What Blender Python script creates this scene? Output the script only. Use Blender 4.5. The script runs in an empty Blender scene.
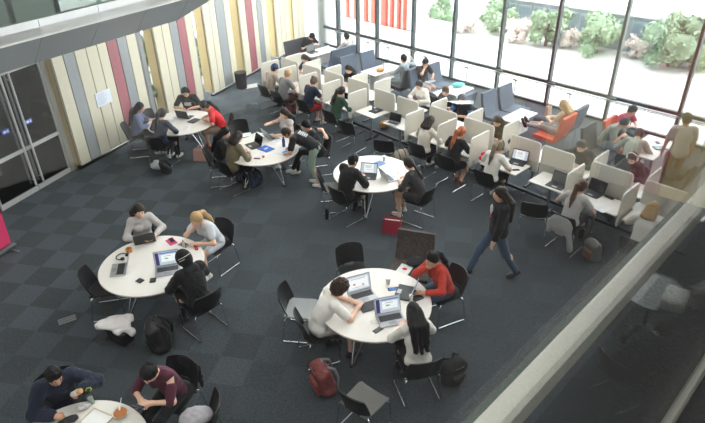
import bpy, math, random
import numpy as np
from mathutils import Vector, Matrix

random.seed(7)
rng = np.random.default_rng(7)
PI = math.pi
SC = bpy.context.scene
COL = SC.collection

# ------------------------------------------------------------------ camera
FPX, PITCH, ROLL, CAMH = 575.2024, 0.5430279, -0.01906398, 6.032763
CX, CY = 352.5, 211.5
TILE, TYAW, TOX, TOY = 0.5, -0.200586533, -6.13933685, 10.46817005
_fw = np.array([0, math.cos(PITCH), -math.sin(PITCH)])
_r0 = np.array([1.0, 0, 0]); _u0 = np.cross(_r0, _fw)
_c, _s = math.cos(ROLL), math.sin(ROLL)
_R = _c * _r0 + _s * _u0; _U = -_s * _r0 + _c * _u0


def at(x, y, z=0.0):
    """point of the place at height z that the photograph shows at pixel x, y"""
    d = _fw * FPX + _R * (x - CX) - _U * (y - CY)
    t = (z - CAMH) / d[2]
    return np.array([d[0] * t, d[1] * t, z])


# carrel / window frame: s along the desk rows, t towards the windows
UD = np.array([0.684, -0.7295]); VD = np.array([0.7295, 0.684]); P0 = np.array([-2.07, 16.67])
ANG_U = math.degrees(math.atan2(UD[1], UD[0])); ANG_V = ANG_U + 90


def ST(s, t, z=0.0):
    p = P0 + UD * s + VD * t
    return np.array([p[0], p[1], z])


cam_d = bpy.data.cameras.new('camera'); cam = bpy.data.objects.new('camera', cam_d); COL.objects.link(cam)
cam_d.sensor_width = 36.0; cam_d.lens = FPX * 36.0 / 705.0
cam_d.clip_start = 0.02; cam_d.clip_end = 300
m4 = Matrix(((_R[0], _U[0], -_fw[0], 0), (_R[1], _U[1], -_fw[1], 0), (_R[2], _U[2], -_fw[2], CAMH), (0, 0, 0, 1)))
cam.matrix_world = m4
SC.camera = cam


# ------------------------------------------------------------------ materials
def lin(c):
    c = c / 255.0
    return c / 12.92 if c <= 0.04045 else ((c + 0.055) / 1.055) ** 2.4


def rgb(r, g, b):
    return (lin(r), lin(g), lin(b), 1.0)


MATS = {}


def mat(name, col, rough=0.6, metal=0.0, noise=0.0, nscale=40.0, bump=0.0, spec=0.5, emis=0.0, sheen=0.0):
    if name in MATS: return MATS[name]
    m = bpy.data.materials.new(name); m.use_nodes = True
    nt = m.node_tree; b = nt.nodes['Principled BSDF']
    c = rgb(*col)
    b.inputs['Base Color'].default_value = c
    b.inputs['Roughness'].default_value = rough
    b.inputs['Metallic'].default_value = metal
    b.inputs['Specular IOR Level'].default_value = spec
    if sheen: b.inputs['Sheen Weight'].default_value = sheen
    if emis:
        b.inputs['Emission Color'].default_value = c; b.inputs['Emission Strength'].default_value = emis
    if noise or bump:
        tc = nt.nodes.new('ShaderNodeTexCoord'); n = nt.nodes.new('ShaderNodeTexNoise')
        n.inputs['Scale'].default_value = nscale; n.inputs['Detail'].default_value = 3
        nt.links.new(tc.outputs['Object'], n.inputs['Vector'])
        if noise:
            mx = nt.nodes.new('ShaderNodeMix'); mx.data_type = 'RGBA'
            mx.inputs['A'].default_value = tuple(v * (1 - noise) for v in c[:3]) + (1,)
            mx.inputs['B'].default_value = tuple(min(1, v * (1 + noise)) for v in c[:3]) + (1,)
            nt.links.new(n.outputs['Fac'], mx.inputs['Factor'])
            nt.links.new(mx.outputs['Result'], b.inputs['Base Color'])
        if bump:
            bp = nt.nodes.new('ShaderNodeBump'); bp.inputs['Strength'].default_value = bump
            bp.inputs['Distance'].default_value = 0.01
            nt.links.new(n.outputs['Fac'], bp.inputs['Height']); nt.links.new(bp.outputs['Normal'], b.inputs['Normal'])
    MATS[name] = m
    return m


def cloth(name, col, noise=0.12):
    return mat('cloth_' + name, col, 0.85, 0, noise, 60, 0.25, 0.25, sheen=0.1)


def glass_mat(name, tint=(1, 1, 1), ior=1.45, dust=0.0, refl=1.0):
    if name in MATS: return MATS[name]
    m = bpy.data.materials.new(name); m.use_nodes = True
    nt = m.node_tree; nt.nodes.clear()
    out = nt.nodes.new('ShaderNodeOutputMaterial')
    tr = nt.nodes.new('ShaderNodeBsdfTransparent'); tr.inputs['Color'].default_value = tint + (1,)
    gl = nt.nodes.new('ShaderNodeBsdfGlossy'); gl.inputs['Roughness'].default_value = 0.0
    fr = nt.nodes.new('ShaderNodeFresnel'); ge = nt.nodes.new('ShaderNodeNewGeometry')
    mi = nt.nodes.new('ShaderNodeMix'); mi.inputs['A'].default_value = ior; mi.inputs['B'].default_value = 1.0 / ior
    nt.links.new(ge.outputs['Backfacing'], mi.inputs['Factor']); nt.links.new(mi.outputs['Result'], fr.inputs['IOR'])
    ml = nt.nodes.new('ShaderNodeMath'); ml.operation = 'MULTIPLY'; ml.inputs[1].default_value = refl
    nt.links.new(fr.outputs['Fac'], ml.inputs[0])
    mx = nt.nodes.new('ShaderNodeMixShader')
    nt.links.new(ml.outputs[0], mx.inputs['Fac']); nt.links.new(tr.outputs[0], mx.inputs[1]); nt.links.new(gl.outputs[0], mx.inputs[2])
    last = mx
    if dust:
        df = nt.nodes.new('ShaderNodeBsdfDiffuse'); df.inputs['Color'].default_value = (0.75, 0.77, 0.75, 1)
        tc = nt.nodes.new('ShaderNodeTexCoord'); n = nt.nodes.new('ShaderNodeTexNoise')
        n.inputs['Scale'].default_value = 420; n.inputs['Detail'].default_value = 1
        nt.links.new(tc.outputs['Object'], n.inputs['Vector'])
        rp = nt.nodes.new('ShaderNodeMapRange'); rp.inputs['From Min'].default_value = 0.60; rp.inputs['From Max'].default_value = 0.78
        rp.inputs['To Min'].default_value = dust * 0.25; rp.inputs['To Max'].default_value = dust * 4
        nt.links.new(n.outputs['Fac'], rp.inputs['Value'])
        m2 = nt.nodes.new('ShaderNodeMixShader')
        nt.links.new(rp.outputs['Result'], m2.inputs['Fac']); nt.links.new(mx.outputs[0], m2.inputs[1]); nt.links.new(df.outputs[0], m2.inputs[2])
        last = m2
    nt.links.new(last.outputs[0], out.inputs['Surface'])
    MATS[name] = m
    return m


CHROME = mat('chrome', (205, 208, 210), 0.22, 1.0)
STEEL = mat('brushed_steel', (170, 174, 176), 0.38, 0.9)
BLACKP = mat('black_plastic', (22, 23, 25), 0.45)
BLACKM = mat('black_metal', (26, 27, 29), 0.4, 0.3)
WHITE = mat('white_laminate', (230, 226, 220), 0.35)
PINKEDGE = mat('table_edge', (206, 190, 182), 0.5)
GREYSEAT = mat('grey_upholstery', (112, 110, 108), 0.8, 0, 0.1, 60, 0.2)
SHINYSEAT = mat('glossy_grey_plastic', (150, 153, 155), 0.25)
SCREENFAB = mat('partition_fabric', (206, 202, 190), 0.9, 0, 0.06, 90, 0.2)
SCREENEDGE = mat('partition_trim', (238, 236, 234), 0.5)
LOUNGE = mat('lounge_blue_grey', (92, 103, 120), 0.85, 0, 0.1, 50, 0.2)
LOUNGED = mat('lounge_dark_grey', (70, 70, 76), 0.85, 0, 0.1, 50, 0.2)
ORANGE = mat('lounge_orange', (216, 102, 78), 0.85, 0, 0.08, 50, 0.2)
BROWNWEAVE = mat('brown_woven_fabric', (74, 66, 62), 0.95, 0, 0.9, 20, 0.6)
SILVER = mat('silver_laptop', (176, 178, 182), 0.35, 0.6)
KEYS = mat('dark_keys', (48, 49, 54), 0.5)
PAPER = mat('paper', (240, 240, 240), 0.8)
SKINS = [mat('skin_light', (226, 182, 158), 0.55, 0, 0.05, 20), mat('skin_tan', (205, 156, 128), 0.55, 0, 0.05, 20), mat('skin_brown', (160, 110, 84), 0.55, 0, 0.05, 20)]
EYEW = mat('eye_white', (232, 230, 226), 0.3); EYED = mat('eye_dark', (30, 22, 18), 0.3)
LIP = mat('lips', (176, 98, 90), 0.5)


def hairm(name, col):
    m = mat('hair_' + name, col, 0.5, 0, 0.45, 5, 0.9, 0.3)
    nt = m.node_tree; n = [q for q in nt.nodes if q.type == 'TEX_NOISE'][0]; tc = [q for q in nt.nodes if q.type == 'TEX_COORD'][0]
    mp = nt.nodes.new('ShaderNodeMapping'); mp.inputs['Scale'].default_value = (34, 22, 5); n.inputs['Detail'].default_value = 5; n.inputs['Distortion'].default_value = .6
    nt.links.new(tc.outputs['Object'], mp.inputs['Vector']); nt.links.new(mp.outputs['Vector'], n.inputs['Vector'])
    return m


H_BLACK = hairm('black', (13, 12, 13)); H_DARK = hairm('dark_brown', (44, 33, 28)); H_BROWN = hairm('brown', (86, 60, 44))
H_BLOND = hairm('blond', (188, 156, 112)); H_RED = hairm('auburn', (172, 92, 52)); H_ASH = hairm('ash', (120, 108, 94))


# ------------------------------------------------------------------ mesh tools
class MB:
    """collects shapes that become ONE mesh"""
    def __init__(self):
        self.v = []; self.f = []; self.m = []; self.smooth = []

    def add(self, vs, fs, mi=0, sm=False):
        o = len(self.v); self.v.extend([tuple(map(float, p)) for p in vs])
        for f in fs:
            self.f.append(tuple(i + o for i in f)); self.m.append(mi); self.smooth.append(sm)
        return self

    def box(self, c, s, rz=0.0, mi=0, bev=0.0, M=None):
        """bevelled box, centre c, full size s"""
        hx, hy, hz = s[0] / 2, s[1] / 2, s[2] / 2
        b = min(bev, hx * .95, hy * .95, hz * .95)
        if b <= 0:
            vs = [(x, y, z) for x in (-hx, hx) for y in (-hy, hy) for z in (-hz, hz)]
            fs = [(0, 1, 3, 2), (4, 6, 7, 5), (0, 4, 5, 1), (2, 3, 7, 6), (0, 2, 6, 4), (1, 5, 7, 3)]
        else:
            vs = []; idx = {}
            for sx in (-1, 1):
                for sy in (-1, 1):
                    for sz in (-1, 1):
                        for a in range(3):
                            p = [sx * (hx - b), sy * (hy - b), sz * (hz - b)]
                            p[a] = (sx * hx, sy * hy, sz * hz)[a]
                            idx[(sx, sy, sz, a)] = len(vs); vs.append(tuple(p))
            fs = []
            for a in range(3):
                o1, o2 = (a + 1) % 3, (a + 2) % 3
                for sg in (-1, 1):
                    q = []
                    for s1, s2 in ((-1, -1), (1, -1), (1, 1), (-1, 1)):
                        k = [0, 0, 0]; k[a] = sg; k[o1] = s1; k[o2] = s2; q.append(idx[(k[0], k[1], k[2], a)])
                    fs.append(tuple(q if sg > 0 else q[::-1]))
                for s1 in (-1, 1):
                    for s2 in (-1, 1):
                        k0 = [0, 0, 0]; k0[o1] = s1; k0[o2] = s2
                        q = []
                        for sg, ax in ((-1, o1), (1, o1), (1, o2), (-1, o2)):
                            k = list(k0); k[a] = sg; q.append(idx[(k[0], k[1], k[2], ax)])
                        fs.append(tuple(q if s1 * s2 < 0 else q[::-1]))
            for sx in (-1, 1):
                for sy in (-1, 1):
                    for sz in (-1, 1):
                        q = [idx[(sx, sy, sz, a)] for a in range(3)]
                        fs.append(tuple(q if sx * sy * sz > 0 else q[::-1]))
        if M is not None:
            vs = [tuple(M @ Vector(p)) for p in vs]
        ca, sa = math.cos(rz), math.sin(rz)
        vs = [(c[0] + ca * x - sa * y, c[1] + sa * x + ca * y, c[2] + z) for x, y, z in vs]
        return self.add(vs, fs, mi)

    def tube(self, pts, r, n=8, mi=0, cap=True, closed=False):
        pts = [np.array(p, float) for p in pts]
        rr = r if hasattr(r, '__len__') else [r] * len(pts)
        vs = []; fs = []
        prev = None
        N = len(pts)
        for i, p in enumerate(pts):
            if closed: d = pts[(i + 1) % N] - pts[i - 1]
            else: d = pts[min(i + 1, N - 1)] - pts[max(i - 1, 0)]
            d = d / (np.linalg.norm(d) + 1e-12)
            if prev is None:
                a = np.array([0, 0, 1.0]) if abs(d[2]) < .9 else np.array([1.0, 0, 0])
                x = np.cross(a, d)
            else:
                x = prev - d * (prev @ d)
            x /= np.linalg.norm(x) + 1e-12; prev = x
            y = np.cross(d, x)
            for k in range(n):
                a = 2 * PI * k / n
                vs.append(p + rr[i] * (x * math.cos(a) + y * math.sin(a)))
        for i in range(N if closed else N - 1):
            for k in range(n):
                j = (i + 1) % N
                fs.append((i * n + k, i * n + (k + 1) % n, j * n + (k + 1) % n, j * n + k))
        if cap and not closed:
            fs.append(tuple(range(n))[::-1]); fs.append(tuple((N - 1) * n + k for k in range(n)))
        return self.add(vs, fs, mi, True)

    def lathe(self, prof, c=(0, 0, 0), n=24, mi=0, M=None):
        """prof: (radius, z) from bottom to top"""
        vs = []; fs = []
        for r, z in prof:
            for k in range(n):
                a = 2 * PI * k / n; vs.append((r * math.cos(a), r * math.sin(a), z))
        for i in range(len(prof) - 1):
            for k in range(n):
                fs.append((i * n + k, i * n + (k + 1) % n, (i + 1) * n + (k + 1) % n, (i + 1) * n + k))
        fs.append(tuple(range(n))[::-1]); fs.append(tuple((len(prof) - 1) * n + k for k in range(n)))
        if M is not None: vs = [tuple(M @ Vector(p)) for p in vs]
        vs = [(x + c[0], y + c[1], z + c[2]) for x, y, z in vs]
        return self.add(vs, fs, mi, True)

    def ball(self, c, r, n=8, M=None, mi=0):
        vs = []; fs = []
        rx, ry, rz = r if hasattr(r, '__len__') else (r, r, r)
        rings = max(4, n // 2 + 1)
        for i in range(1, rings):
            t = PI * i / rings
            for k in range(n):
                a = 2 * PI * k / n
                vs.append((rx * math.sin(t) * math.cos(a), ry * math.sin(t) * math.sin(a), rz * math.cos(t)))
        top = len(vs); vs.append((0, 0, rz)); vs.append((0, 0, -rz))
        for i in range(rings - 2):
            for k in range(n):
                fs.append((i * n + k, (i + 1) * n + k, (i + 1) * n + (k + 1) % n, i * n + (k + 1) % n))
        for k in range(n):
            fs.append((top, k, (k + 1) % n)); b = (rings - 2) * n
            fs.append((top + 1, b + (k + 1) % n, b + k))
        if M is not None: vs = [np.asarray(M) @ np.array(p) for p in vs]
        vs = [(p[0] + c[0], p[1] + c[1], p[2] + c[2]) for p in vs]
        return self.add(vs, fs, mi, True)

    def shell(self, fn, nu, nv, th, mi=0):
        """closed curved plate: fn(u, v) with u in -1..1 and v in 0..1, thickness th"""
        P = np.array([[fn(-1 + 2 * i / nu, j / nv) for i in range(nu + 1)] for j in range(nv + 1)], float)
        du = np.gradient(P, axis=1); dv = np.gradient(P, axis=0)
        Nn = np.cross(du, dv); Nn /= np.linalg.norm(Nn, axis=2, keepdims=True) + 1e-12
        A = (P + Nn * th / 2).reshape(-1, 3); B = (P - Nn * th / 2).reshape(-1, 3)
        k = len(A); w = nu + 1; fs = []
        for j in range(nv):
            for i in range(nu):
                a = j * w + i
                fs.append((a, a + 1, a + w + 1, a + w)); fs.append((k + a, k + a + w, k + a + w + 1, k + a + 1))
        rim = [i for i in range(w)] + [j * w + nu for j in range(1, nv + 1)] + [nv * w + i for i in range(nu - 1, -1, -1)] + [j * w for j in range(nv - 1, 0, -1)]
        for a, b in zip(rim, rim[1:] + rim[:1]): fs.append((a, k + a, k + b, b))
        return self.add(np.vstack([A, B]), fs, mi, True)

    def prism(self, poly, z0, z1, mi=0):
        n = len(poly)
        vs = [(p[0], p[1], z0) for p in poly] + [(p[0], p[1], z1) for p in poly]
        area = sum(poly[i][0] * poly[(i + 1) % n][1] - poly[(i + 1) % n][0] * poly[i][1] for i in range(n))
        fs = [tuple(range(n))[::-1], tuple(range(n, 2 * n))] + [(i, (i + 1) % n, n + (i + 1) % n, n + i) for i in range(n)]
        if area < 0: fs = [f[::-1] for f in fs]
        return self.add(vs, fs, mi)

    def build(self, name, mats, parent=None, loc=None, rz=0.0):
        me = bpy.data.meshes.new(name)
        me.from_pydata(self.v, [], self.f)
        for m in (mats if isinstance(mats, (list, tuple)) else [mats]): me.materials.append(m)
        me.polygons.foreach_set('material_index', self.m)
        me.polygons.foreach_set('use_smooth', self.smooth)
        me.update()
        if any(self.smooth):
            try: me.set_sharp_from_angle(angle=math.radians(42))
            except Exception: pass
        o = bpy.data.objects.new(name, me); COL.objects.link(o)
        if parent is not None: o.parent = parent
        if loc is not None: o.location = [float(q) for q in loc]
        if rz: o.rotation_euler = (0, 0, rz)
        return o


def tag(o, label, cat, group=None, kind=None):
    if label: o['label'] = label
    if cat: o['category'] = cat
    if group: o['group'] = group
    if kind: o['kind'] = kind
    return o


def thing(name, label, cat, loc=(0, 0, 0), rz=0.0, group=None):
    o = bpy.data.objects.new(name, None); COL.objects.link(o)
    o.location = [float(q) for q in loc]; o.rotation_euler = (0, 0, rz); o.empty_display_size = 0.1
    return tag(o, label, cat, group)


def struct(o, label=None):
    o['kind'] = 'structure'
    if label: o['label'] = label; o['category'] = 'structure'
    return o


def copy_tree(o, parent=None):
    c = o.copy(); COL.objects.link(c)
    if parent is not None: c.parent = parent
    for ch in list(o.children): copy_tree(ch, c)
    return c


FIRST = {}


def place(kind, maker, label, cat, loc, rz, group=None):
    """first call moves the prototype, later calls copy it with its parts"""
    if kind not in FIRST:
        FIRST[kind] = maker(); o = FIRST[kind]
    else:
        o = copy_tree(FIRST[kind])
    o.location = [float(q) for q in loc]; o.rotation_euler = (0, 0, rz)
    for k in ('group',):
        if k in o: del o[k]
    return tag(o, label, cat, group)


# ------------------------------------------------------------------ implicit surfaces
def e_(c, r, M=None, grp=0): return ('e', np.array(c, float), np.array(r, float), np.eye(3) if M is None else np.array(M, float))
def c_(a, b, ra, rb=None): return ('c', np.array(a, float), np.array(b, float), ra, ra if rb is None else rb)
def b_(c, h, r, M=None): return ('b', np.array(c, float), np.array(h, float), r, np.eye(3) if M is None else np.array(M, float))


def _bounds(p):
    if p[0] == 'e': r = np.max(p[2]); return p[1] - r, p[1] + r
    if p[0] == 'c':
        r = max(p[3], p[4]); return np.minimum(p[1], p[2]) - r, np.maximum(p[1], p[2]) + r
    r = np.linalg.norm(p[2]) + p[3]
    return p[1] - r, p[1] + r


def _dist(p, P):
    if p[0] == 'e':
        q = (P - p[1]) @ p[3]
        k0 = np.linalg.norm(q / p[2], axis=-1); k1 = np.linalg.norm(q / (p[2] ** 2), axis=-1) + 1e-9
        return k0 * (k0 - 1) / k1
    if p[0] == 'c':
        ba = p[2] - p[1]; pa = P - p[1]
        h = np.clip(pa @ ba / (ba @ ba + 1e-12), 0, 1)
        return np.linalg.norm(pa - h[..., None] * ba, axis=-1) - (p[3] + (p[4] - p[3]) * h)
    q = np.abs((P - p[1]) @ p[4]) - p[2]
    return np.linalg.norm(np.maximum(q, 0), axis=-1) + np.minimum(np.max(q, axis=-1), 0) - p[3]


def surf(prims, step=0.015, k=0.03, cuts=(), noise=None, ragged=False):
    """smooth union of prims as a closed quad surface (surface nets); cuts: (normal, offset) keeps n.p < offset"""
    lo = np.min([_bounds(p)[0] for p in prims], axis=0) - 2.5 * step
    hi = np.max([_bounds(p)[1] for p in prims], axis=0) + 2.5 * step
    n = np.ceil((hi - lo) / step).astype(int) + 1
    D = np.full(n, 0.25, np.float32)
    ax = [lo[i] + step * np.arange(n[i]) for i in range(3)]
    mg = k + 2.5 * step
    for p in prims:
        a, b = _bounds(p)
        i0 = np.maximum(np.floor((a - mg - lo) / step).astype(int), 0); i1 = np.minimum(np.ceil((b + mg - lo) / step).astype(int) + 1, n)
        X, Y, Z = np.meshgrid(ax[0][i0[0]:i1[0]], ax[1][i0[1]:i1[1]], ax[2][i0[2]:i1[2]], indexing='ij')
        d2 = _dist(p, np.stack([X, Y, Z], -1))
        sl = tuple(slice(i0[q], i1[q]) for q in range(3))
        d1 = D[sl]
        h = np.clip(0.5 + 0.5 * (d1 - d2) / k, 0, 1)
        D[sl] = d1 * (1 - h) + d2 * h - k * h * (1 - h)
    if cuts or noise:
        X, Y, Z = np.meshgrid(*ax, indexing='ij')
        if noise:
            amp, fr = noise
            D = D + amp * (np.sin(X * fr + 1.3 * np.sin(Y * fr * .9)) * np.sin(Y * fr * 1.1 + np.sin(Z * fr)) * np.sin(Z * fr * .9 + X * fr * .6))
        rag = .010 * np.sin(X * 95 + 2 * np.sin(Z * 50)) * np.sin(Y * 80 + X * 40) if ragged else 0.0
        for nv, off in cuts: D = np.maximum(D, X * nv[0] + Y * nv[1] + Z * nv[2] - off + rag)
    D[0], D[-1], D[:, 0], D[:, -1], D[:, :, 0], D[:, :, -1] = (np.maximum(q, step * .5) for q in (D[0], D[-1], D[:, 0], D[:, -1], D[:, :, 0], D[:, :, -1]))
    S = D < 0
    c = np.zeros(n - 1, int)
    for dx in (0, 1):
        for dy in (0, 1):
            for dz in (0, 1):
                c += S[dx:n[0] - 1 + dx, dy:n[1] - 1 + dy, dz:n[2] - 1 + dz]
    act = (c > 0) & (c < 8)
    I = np.argwhere(act)
    vid = np.full(n - 1, -1); vid[act] = np.arange(len(I))
    acc = np.zeros((len(I), 3)); cnt = np.zeros(len(I))
    for axi in range(3):
        o1, o2 = [q for q in range(3) if q != axi]
        for a in (0, 1):
            for b in (0, 1):
                off = np.zeros(3, int); off[o1] = a; off[o2] = b
                A = I + off; B = A.copy(); B[:, axi] += 1
                da = D[A[:, 0], A[:, 1], A[:, 2]]; db = D[B[:, 0], B[:, 1], B[:, 2]]
                cr = (da < 0) != (db < 0)
                t = np.where(cr, da / np.where(cr, da - db, 1), 0)
                p = A.astype(float); p[:, axi] += t
                acc[cr] += p[cr]; cnt[cr] += 1
    V = lo + step * acc / np.maximum(cnt, 1)[:, None]
    F = []
    for axi in range(3):
        o1, o2 = (axi + 1) % 3, (axi + 2) % 3
        sl0 = [slice(None)] * 3; sl1 = [slice(None)] * 3
        sl0[axi] = slice(0, n[axi] - 1); sl1[axi] = slice(1, n[axi])
        cr = S[tuple(sl0)] != S[tuple(sl1)]
        E = np.argwhere(cr)
        E = E[(E[:, o1] > 0) & (E[:, o2] > 0) & (E[:, o1] < n[o1] - 1) & (E[:, o2] < n[o2] - 1)]
        if not len(E): continue
        q = []
        for a, b in ((-1, -1), (0, -1), (0, 0), (-1, 0)):
            G = E.copy(); G[:, o1] += a; G[:, o2] += b; q.append(vid[G[:, 0], G[:, 1], G[:, 2]])
        q = np.stack(q, 1)
        fl = ~S[E[:, 0], E[:, 1], E[:, 2]]
        q[fl] = q[fl][:, ::-1]
        F.append(q)
    return V, np.vstack(F)


def blob(name, m, prims, parent=None, step=0.015, k=0.03, cuts=(), noise=None, loc=None, rz=0.0, extra=None):
    V, F = surf(prims, step, k, cuts, noise)
    mb = MB(); mb.v = [tuple(p) for p in V.tolist()]; mb.f = [tuple(f) for f in F.tolist()]
    mb.m = [0] * len(mb.f); mb.smooth = [True] * len(mb.f)
    if extra: extra(mb)
    return mb.build(name, m, parent, loc, rz)


def rotx(a):
    c, s = math.cos(a), math.sin(a); return np.array([[1, 0, 0], [0, c, -s], [0, s, c]])


def roty(a):
    c, s = math.cos(a), math.sin(a); return np.array([[c, 0, s], [0, 1, 0], [-s, 0, c]])


def rotz(a):
    c, s = math.cos(a), math.sin(a); return np.array([[c, -s, 0], [s, c, 0], [0, 0, 1]])


# ------------------------------------------------------------------ people
def ik(S, T, l1, l2, pole):
    d = T - S; L = np.linalg.norm(d)
    if L > (l1 + l2) * .995:
        T = S + d / L * (l1 + l2) * .995; d = T - S; L = np.linalg.norm(d)
    u = d / L
    a = (l1 * l1 - l2 * l2 + L * L) / (2 * L)
    h = math.sqrt(max(l1 * l1 - a * a, 0))
    pole = np.array(pole, float); pv = pole - u * (pole @ u); pv /= np.linalg.norm(pv) + 1e-9
    return S + u * a + pv * h, T


def person(who, label, head=None, root=None, face=None, to=None, sit=True, hz=None, lean=(8, 18), look=(25, 0, 0),
           wr=((.14, .36, .80), (-.14, .36, .80)), feet=None, shirt=None, sleeve=1.0, puffy=0.0, pants=None, leglen=1.0,
           dress=False, hair='short', hm=H_DARK, skin=0, shoe=None, female=False, sc=1.0, step=None, knee=(0, 1, .35),
           elbow=None, fist=False, tilt=0.0, group=None, cap=None, collar=None, lpole=None):
    hz = hz if hz is not None else (.545 if sit else .93)
    a1, a2 = map(math.radians, lean)
    pt, yw, rl = map(math.radians, look)
    HIP = np.array([0, 0, hz]); TL = math.radians(tilt)
    RT = roty(TL)
    d1 = RT @ np.array([0, math.sin(a1), math.cos(a1)]); d2 = RT @ np.array([0, math.sin(a2), math.cos(a2)])
    M1 = RT @ rotx(-a1); M2 = RT @ rotx(-a2)
    W = HIP + d1 * .20; CH = W + d2 * .15; NB = CH + d2 * .165
    an = (a2 + min(pt, .9)) * .55
    dn = RT @ np.array([0, math.sin(an), math.cos(an)])
    MH = rotz(yw) @ roty(rl) @ rotx(-pt)
    HC = NB + dn * .115 + MH @ np.array([0, .022, .045])
    sh = .155 if female else .178
    SR = NB + M2 @ np.array([sh, 0, -.035]); SL = NB + M2 @ np.array([-sh, 0, -.035])
    g = .93 if female else 1.0
    # world placement
    if to is not None or face is not None:
        pass
    hs = HC * sc
    if root is None:
        hp = at(head[0], head[1], hs[2])
        if face is None:
            ang = math.atan2(to[1] - hp[1], to[0] - hp[0])
        else:
            ang = math.radians(face)
        rz = ang - PI / 2
        rx = hp[0] - (math.cos(rz) * hs[0] - math.sin(rz) * hs[1]); ry = hp[1] - (math.sin(rz) * hs[0] + math.cos(rz) * hs[1])
    else:
        rx, ry = root[0], root[1]
        ang = math.radians(face) if face is not None else math.atan2(to[1] - ry, to[0] - rx)
        rz = ang - PI / 2
    dist = math.hypot(rx, ry)
    if step is None: step = .0135 if dist < 8 else (.016 if dist < 11.5 else .019)
    T = thing('person', label, 'person', (rx, ry, 0), rz, group)
    T.scale = (sc, sc, sc)
    # limbs
    wt = [np.array(wr[0], float) / 1.0, np.array(wr[1], float)]
    ep = elbow or ((.9, -.35, -.5), (-.9, -.35, -.5))
    arms = []
    for S, Tg, pole in ((SR, wt[0], ep[0]), (SL, wt[1], ep[1])):
        E, Wp = ik(S, Tg, .285, .25, pole); arms.append((S, E, Wp))
    if feet is None:
        feet = ((.11, .40, .085), (-.11, .36, .085)) if sit else ((.10, 0, .085), (-.10, 0, .085))
    legs = []
    lp = lpole or (knee, knee)
    for sx, ft, kp in ((1, feet[0], lp[0]), (-1, feet[1], lp[1])):
        Hj = HIP + np.array([sx * .09, 0.01, -.01])
        K, A = ik(Hj, np.array(ft[:3], float), .43, .42, kp); legs.append((Hj, K, A))
    torso = lambda f: [e_(HIP + d1 * .02, np.array([.168, .125, .13]) * np.array([1, 1, 1]) + f, M1),
                       e_(HIP + d1 * .17, np.array([.145 * g, .11, .17]) + f, M1),
                       e_(W + d2 * .13, np.array([.16 * g, .112, .19]) + f, M2),
                       c_(SR + (SL - SR) * .08, SL + (SR - SL) * .08, .056 + f, .056 + f)] + \
                      ([e_(CH + M2 @ np.array([sx * .07, .085, .01]), np.array([.062, .05, .06]) + f) for sx in (1, -1)] if female else [])
    B = torso(0)
    B.append(c_(NB - dn * .03, HC - MH @ np.array([0, .02, .05]), .056 * g, .05 * g))
    # head
    B += [e_(HC, (.076, .096, .115), MH), e_(HC + MH @ np.array([0, .028, -.065]), (.056, .062, .058), MH)]
    B += [c_(HC + MH @ np.array([0, .09, .008]), HC + MH @ np.array([0, .108, -.026]), .009, .014)]
    B += [e_(HC + MH @ np.array([sx * .077, -.008, -.012]), (.012, .022, .032), MH) for sx in (1, -1)]
    hands = []
    for i, (S, E, Wp) in enumerate(arms):
        B += [c_(S, E, .049 * g, .040 * g), c_(E, Wp, .040 * g, .028 * g)]
        fd = Wp - E; fd /= np.linalg.norm(fd)
        if sit and Wp[2] < 1.0: fd = fd * np.array([1, 1, .35]); fd /= np.linalg.norm(fd)
        dn_ = np.array([0, 0, -1.0]); dn_ = dn_ - fd * (dn_ @ fd)
        if np.linalg.norm(dn_) < .25:
            dn_ = np.array([-1.0 if i == 0 else 1.0, 0, 0]); dn_ -= fd * (dn_ @ fd)
        dn_ /= np.linalg.norm(dn_)
        sd = np.cross(fd, dn_)            # sideways
        if (sd[0] > 0) == (i == 0): pass
        MHd = np.stack([sd, fd, dn_], 1)
        B += [e_(Wp + fd * .052, (.040, .055, .019), MHd), c_(Wp - fd * .02, Wp + fd * .03, .026, .026)]
        hands.append((Wp, fd, dn_, sd, i))
    for (Hj, K, A) in legs:
        B += [c_(Hj, K, .082, .057), c_(K, A, .055, .036), e_(K + (A - K) * .28 + np.array([0, -.018, 0]), (.05, .052, .10))]
        if shoe is None:
            B += [c_(A + np.array([0, -.03, -.045]), A + np.array([0, .13, -.055]), .036, .030)]

    def isl(mb):
        for Wp, fd, dn_, sd, i in hands:
            inner = -1 if i == 0 else 1      # the thumb lies on the body's midline side
            sgn = inner * (1 if sd[0] > 0 else -1)
            cur = 1.0 if fist else .42
            for q, (o, ln, r) in enumerate(((.030, .068, .0082), (.010, .078, .0088), (-.010, .073, .0085), (-.029, .058, .0074))):
                p = Wp + fd * .088 + sd * (o * sgn); pts = [p - fd * .02]; dcur = fd.copy()
                pts.append(p)
                for jn, seg in enumerate((.45, .32, .23)):
                    th = cur * (jn + 1) * (.6 if not fist else 1.0)
                    dcur = fd * math.cos(th) + dn_ * math.sin(th)
                    p = p + dcur * ln * seg; pts.append(p)
                mb.tube(pts, [r, r, r, r * .92, r * .7], 6)
            p = Wp + fd * .03 + sd * (.034 * sgn); t1 = fd * .72 + sd * (.62 * sgn) + dn_ * .25; t2 = fd * .95 + sd * (.15 * sgn) + dn_ * .35
            t1 /= np.linalg.norm(t1); t2 /= np.linalg.norm(t2)
            mb.tube([p - t1 * .02, p, p + t1 * .034, p + t1 * .034 + t2 * .028], [.012, .011, .0098, .0075], 6)
        for sx in (1, -1):
            mb.ball(HC + MH @ np.array([sx * .031, .084, .004]), (.014, .008, .0085), 8, MH, 1)
            mb.ball(HC + MH @ np.array([sx * .031, .0905, .003]), (.0065, .004, .0068), 6, MH, 2)
            mb.ball(HC + MH @ np.array([sx * .032, .090, .024]), (.019, .006, .0045), 6, MH, 4)
        mb.ball(HC + MH @ np.array([0, .0905, -.058]), (.022, .009, .007), 8, MH, 3)
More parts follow.
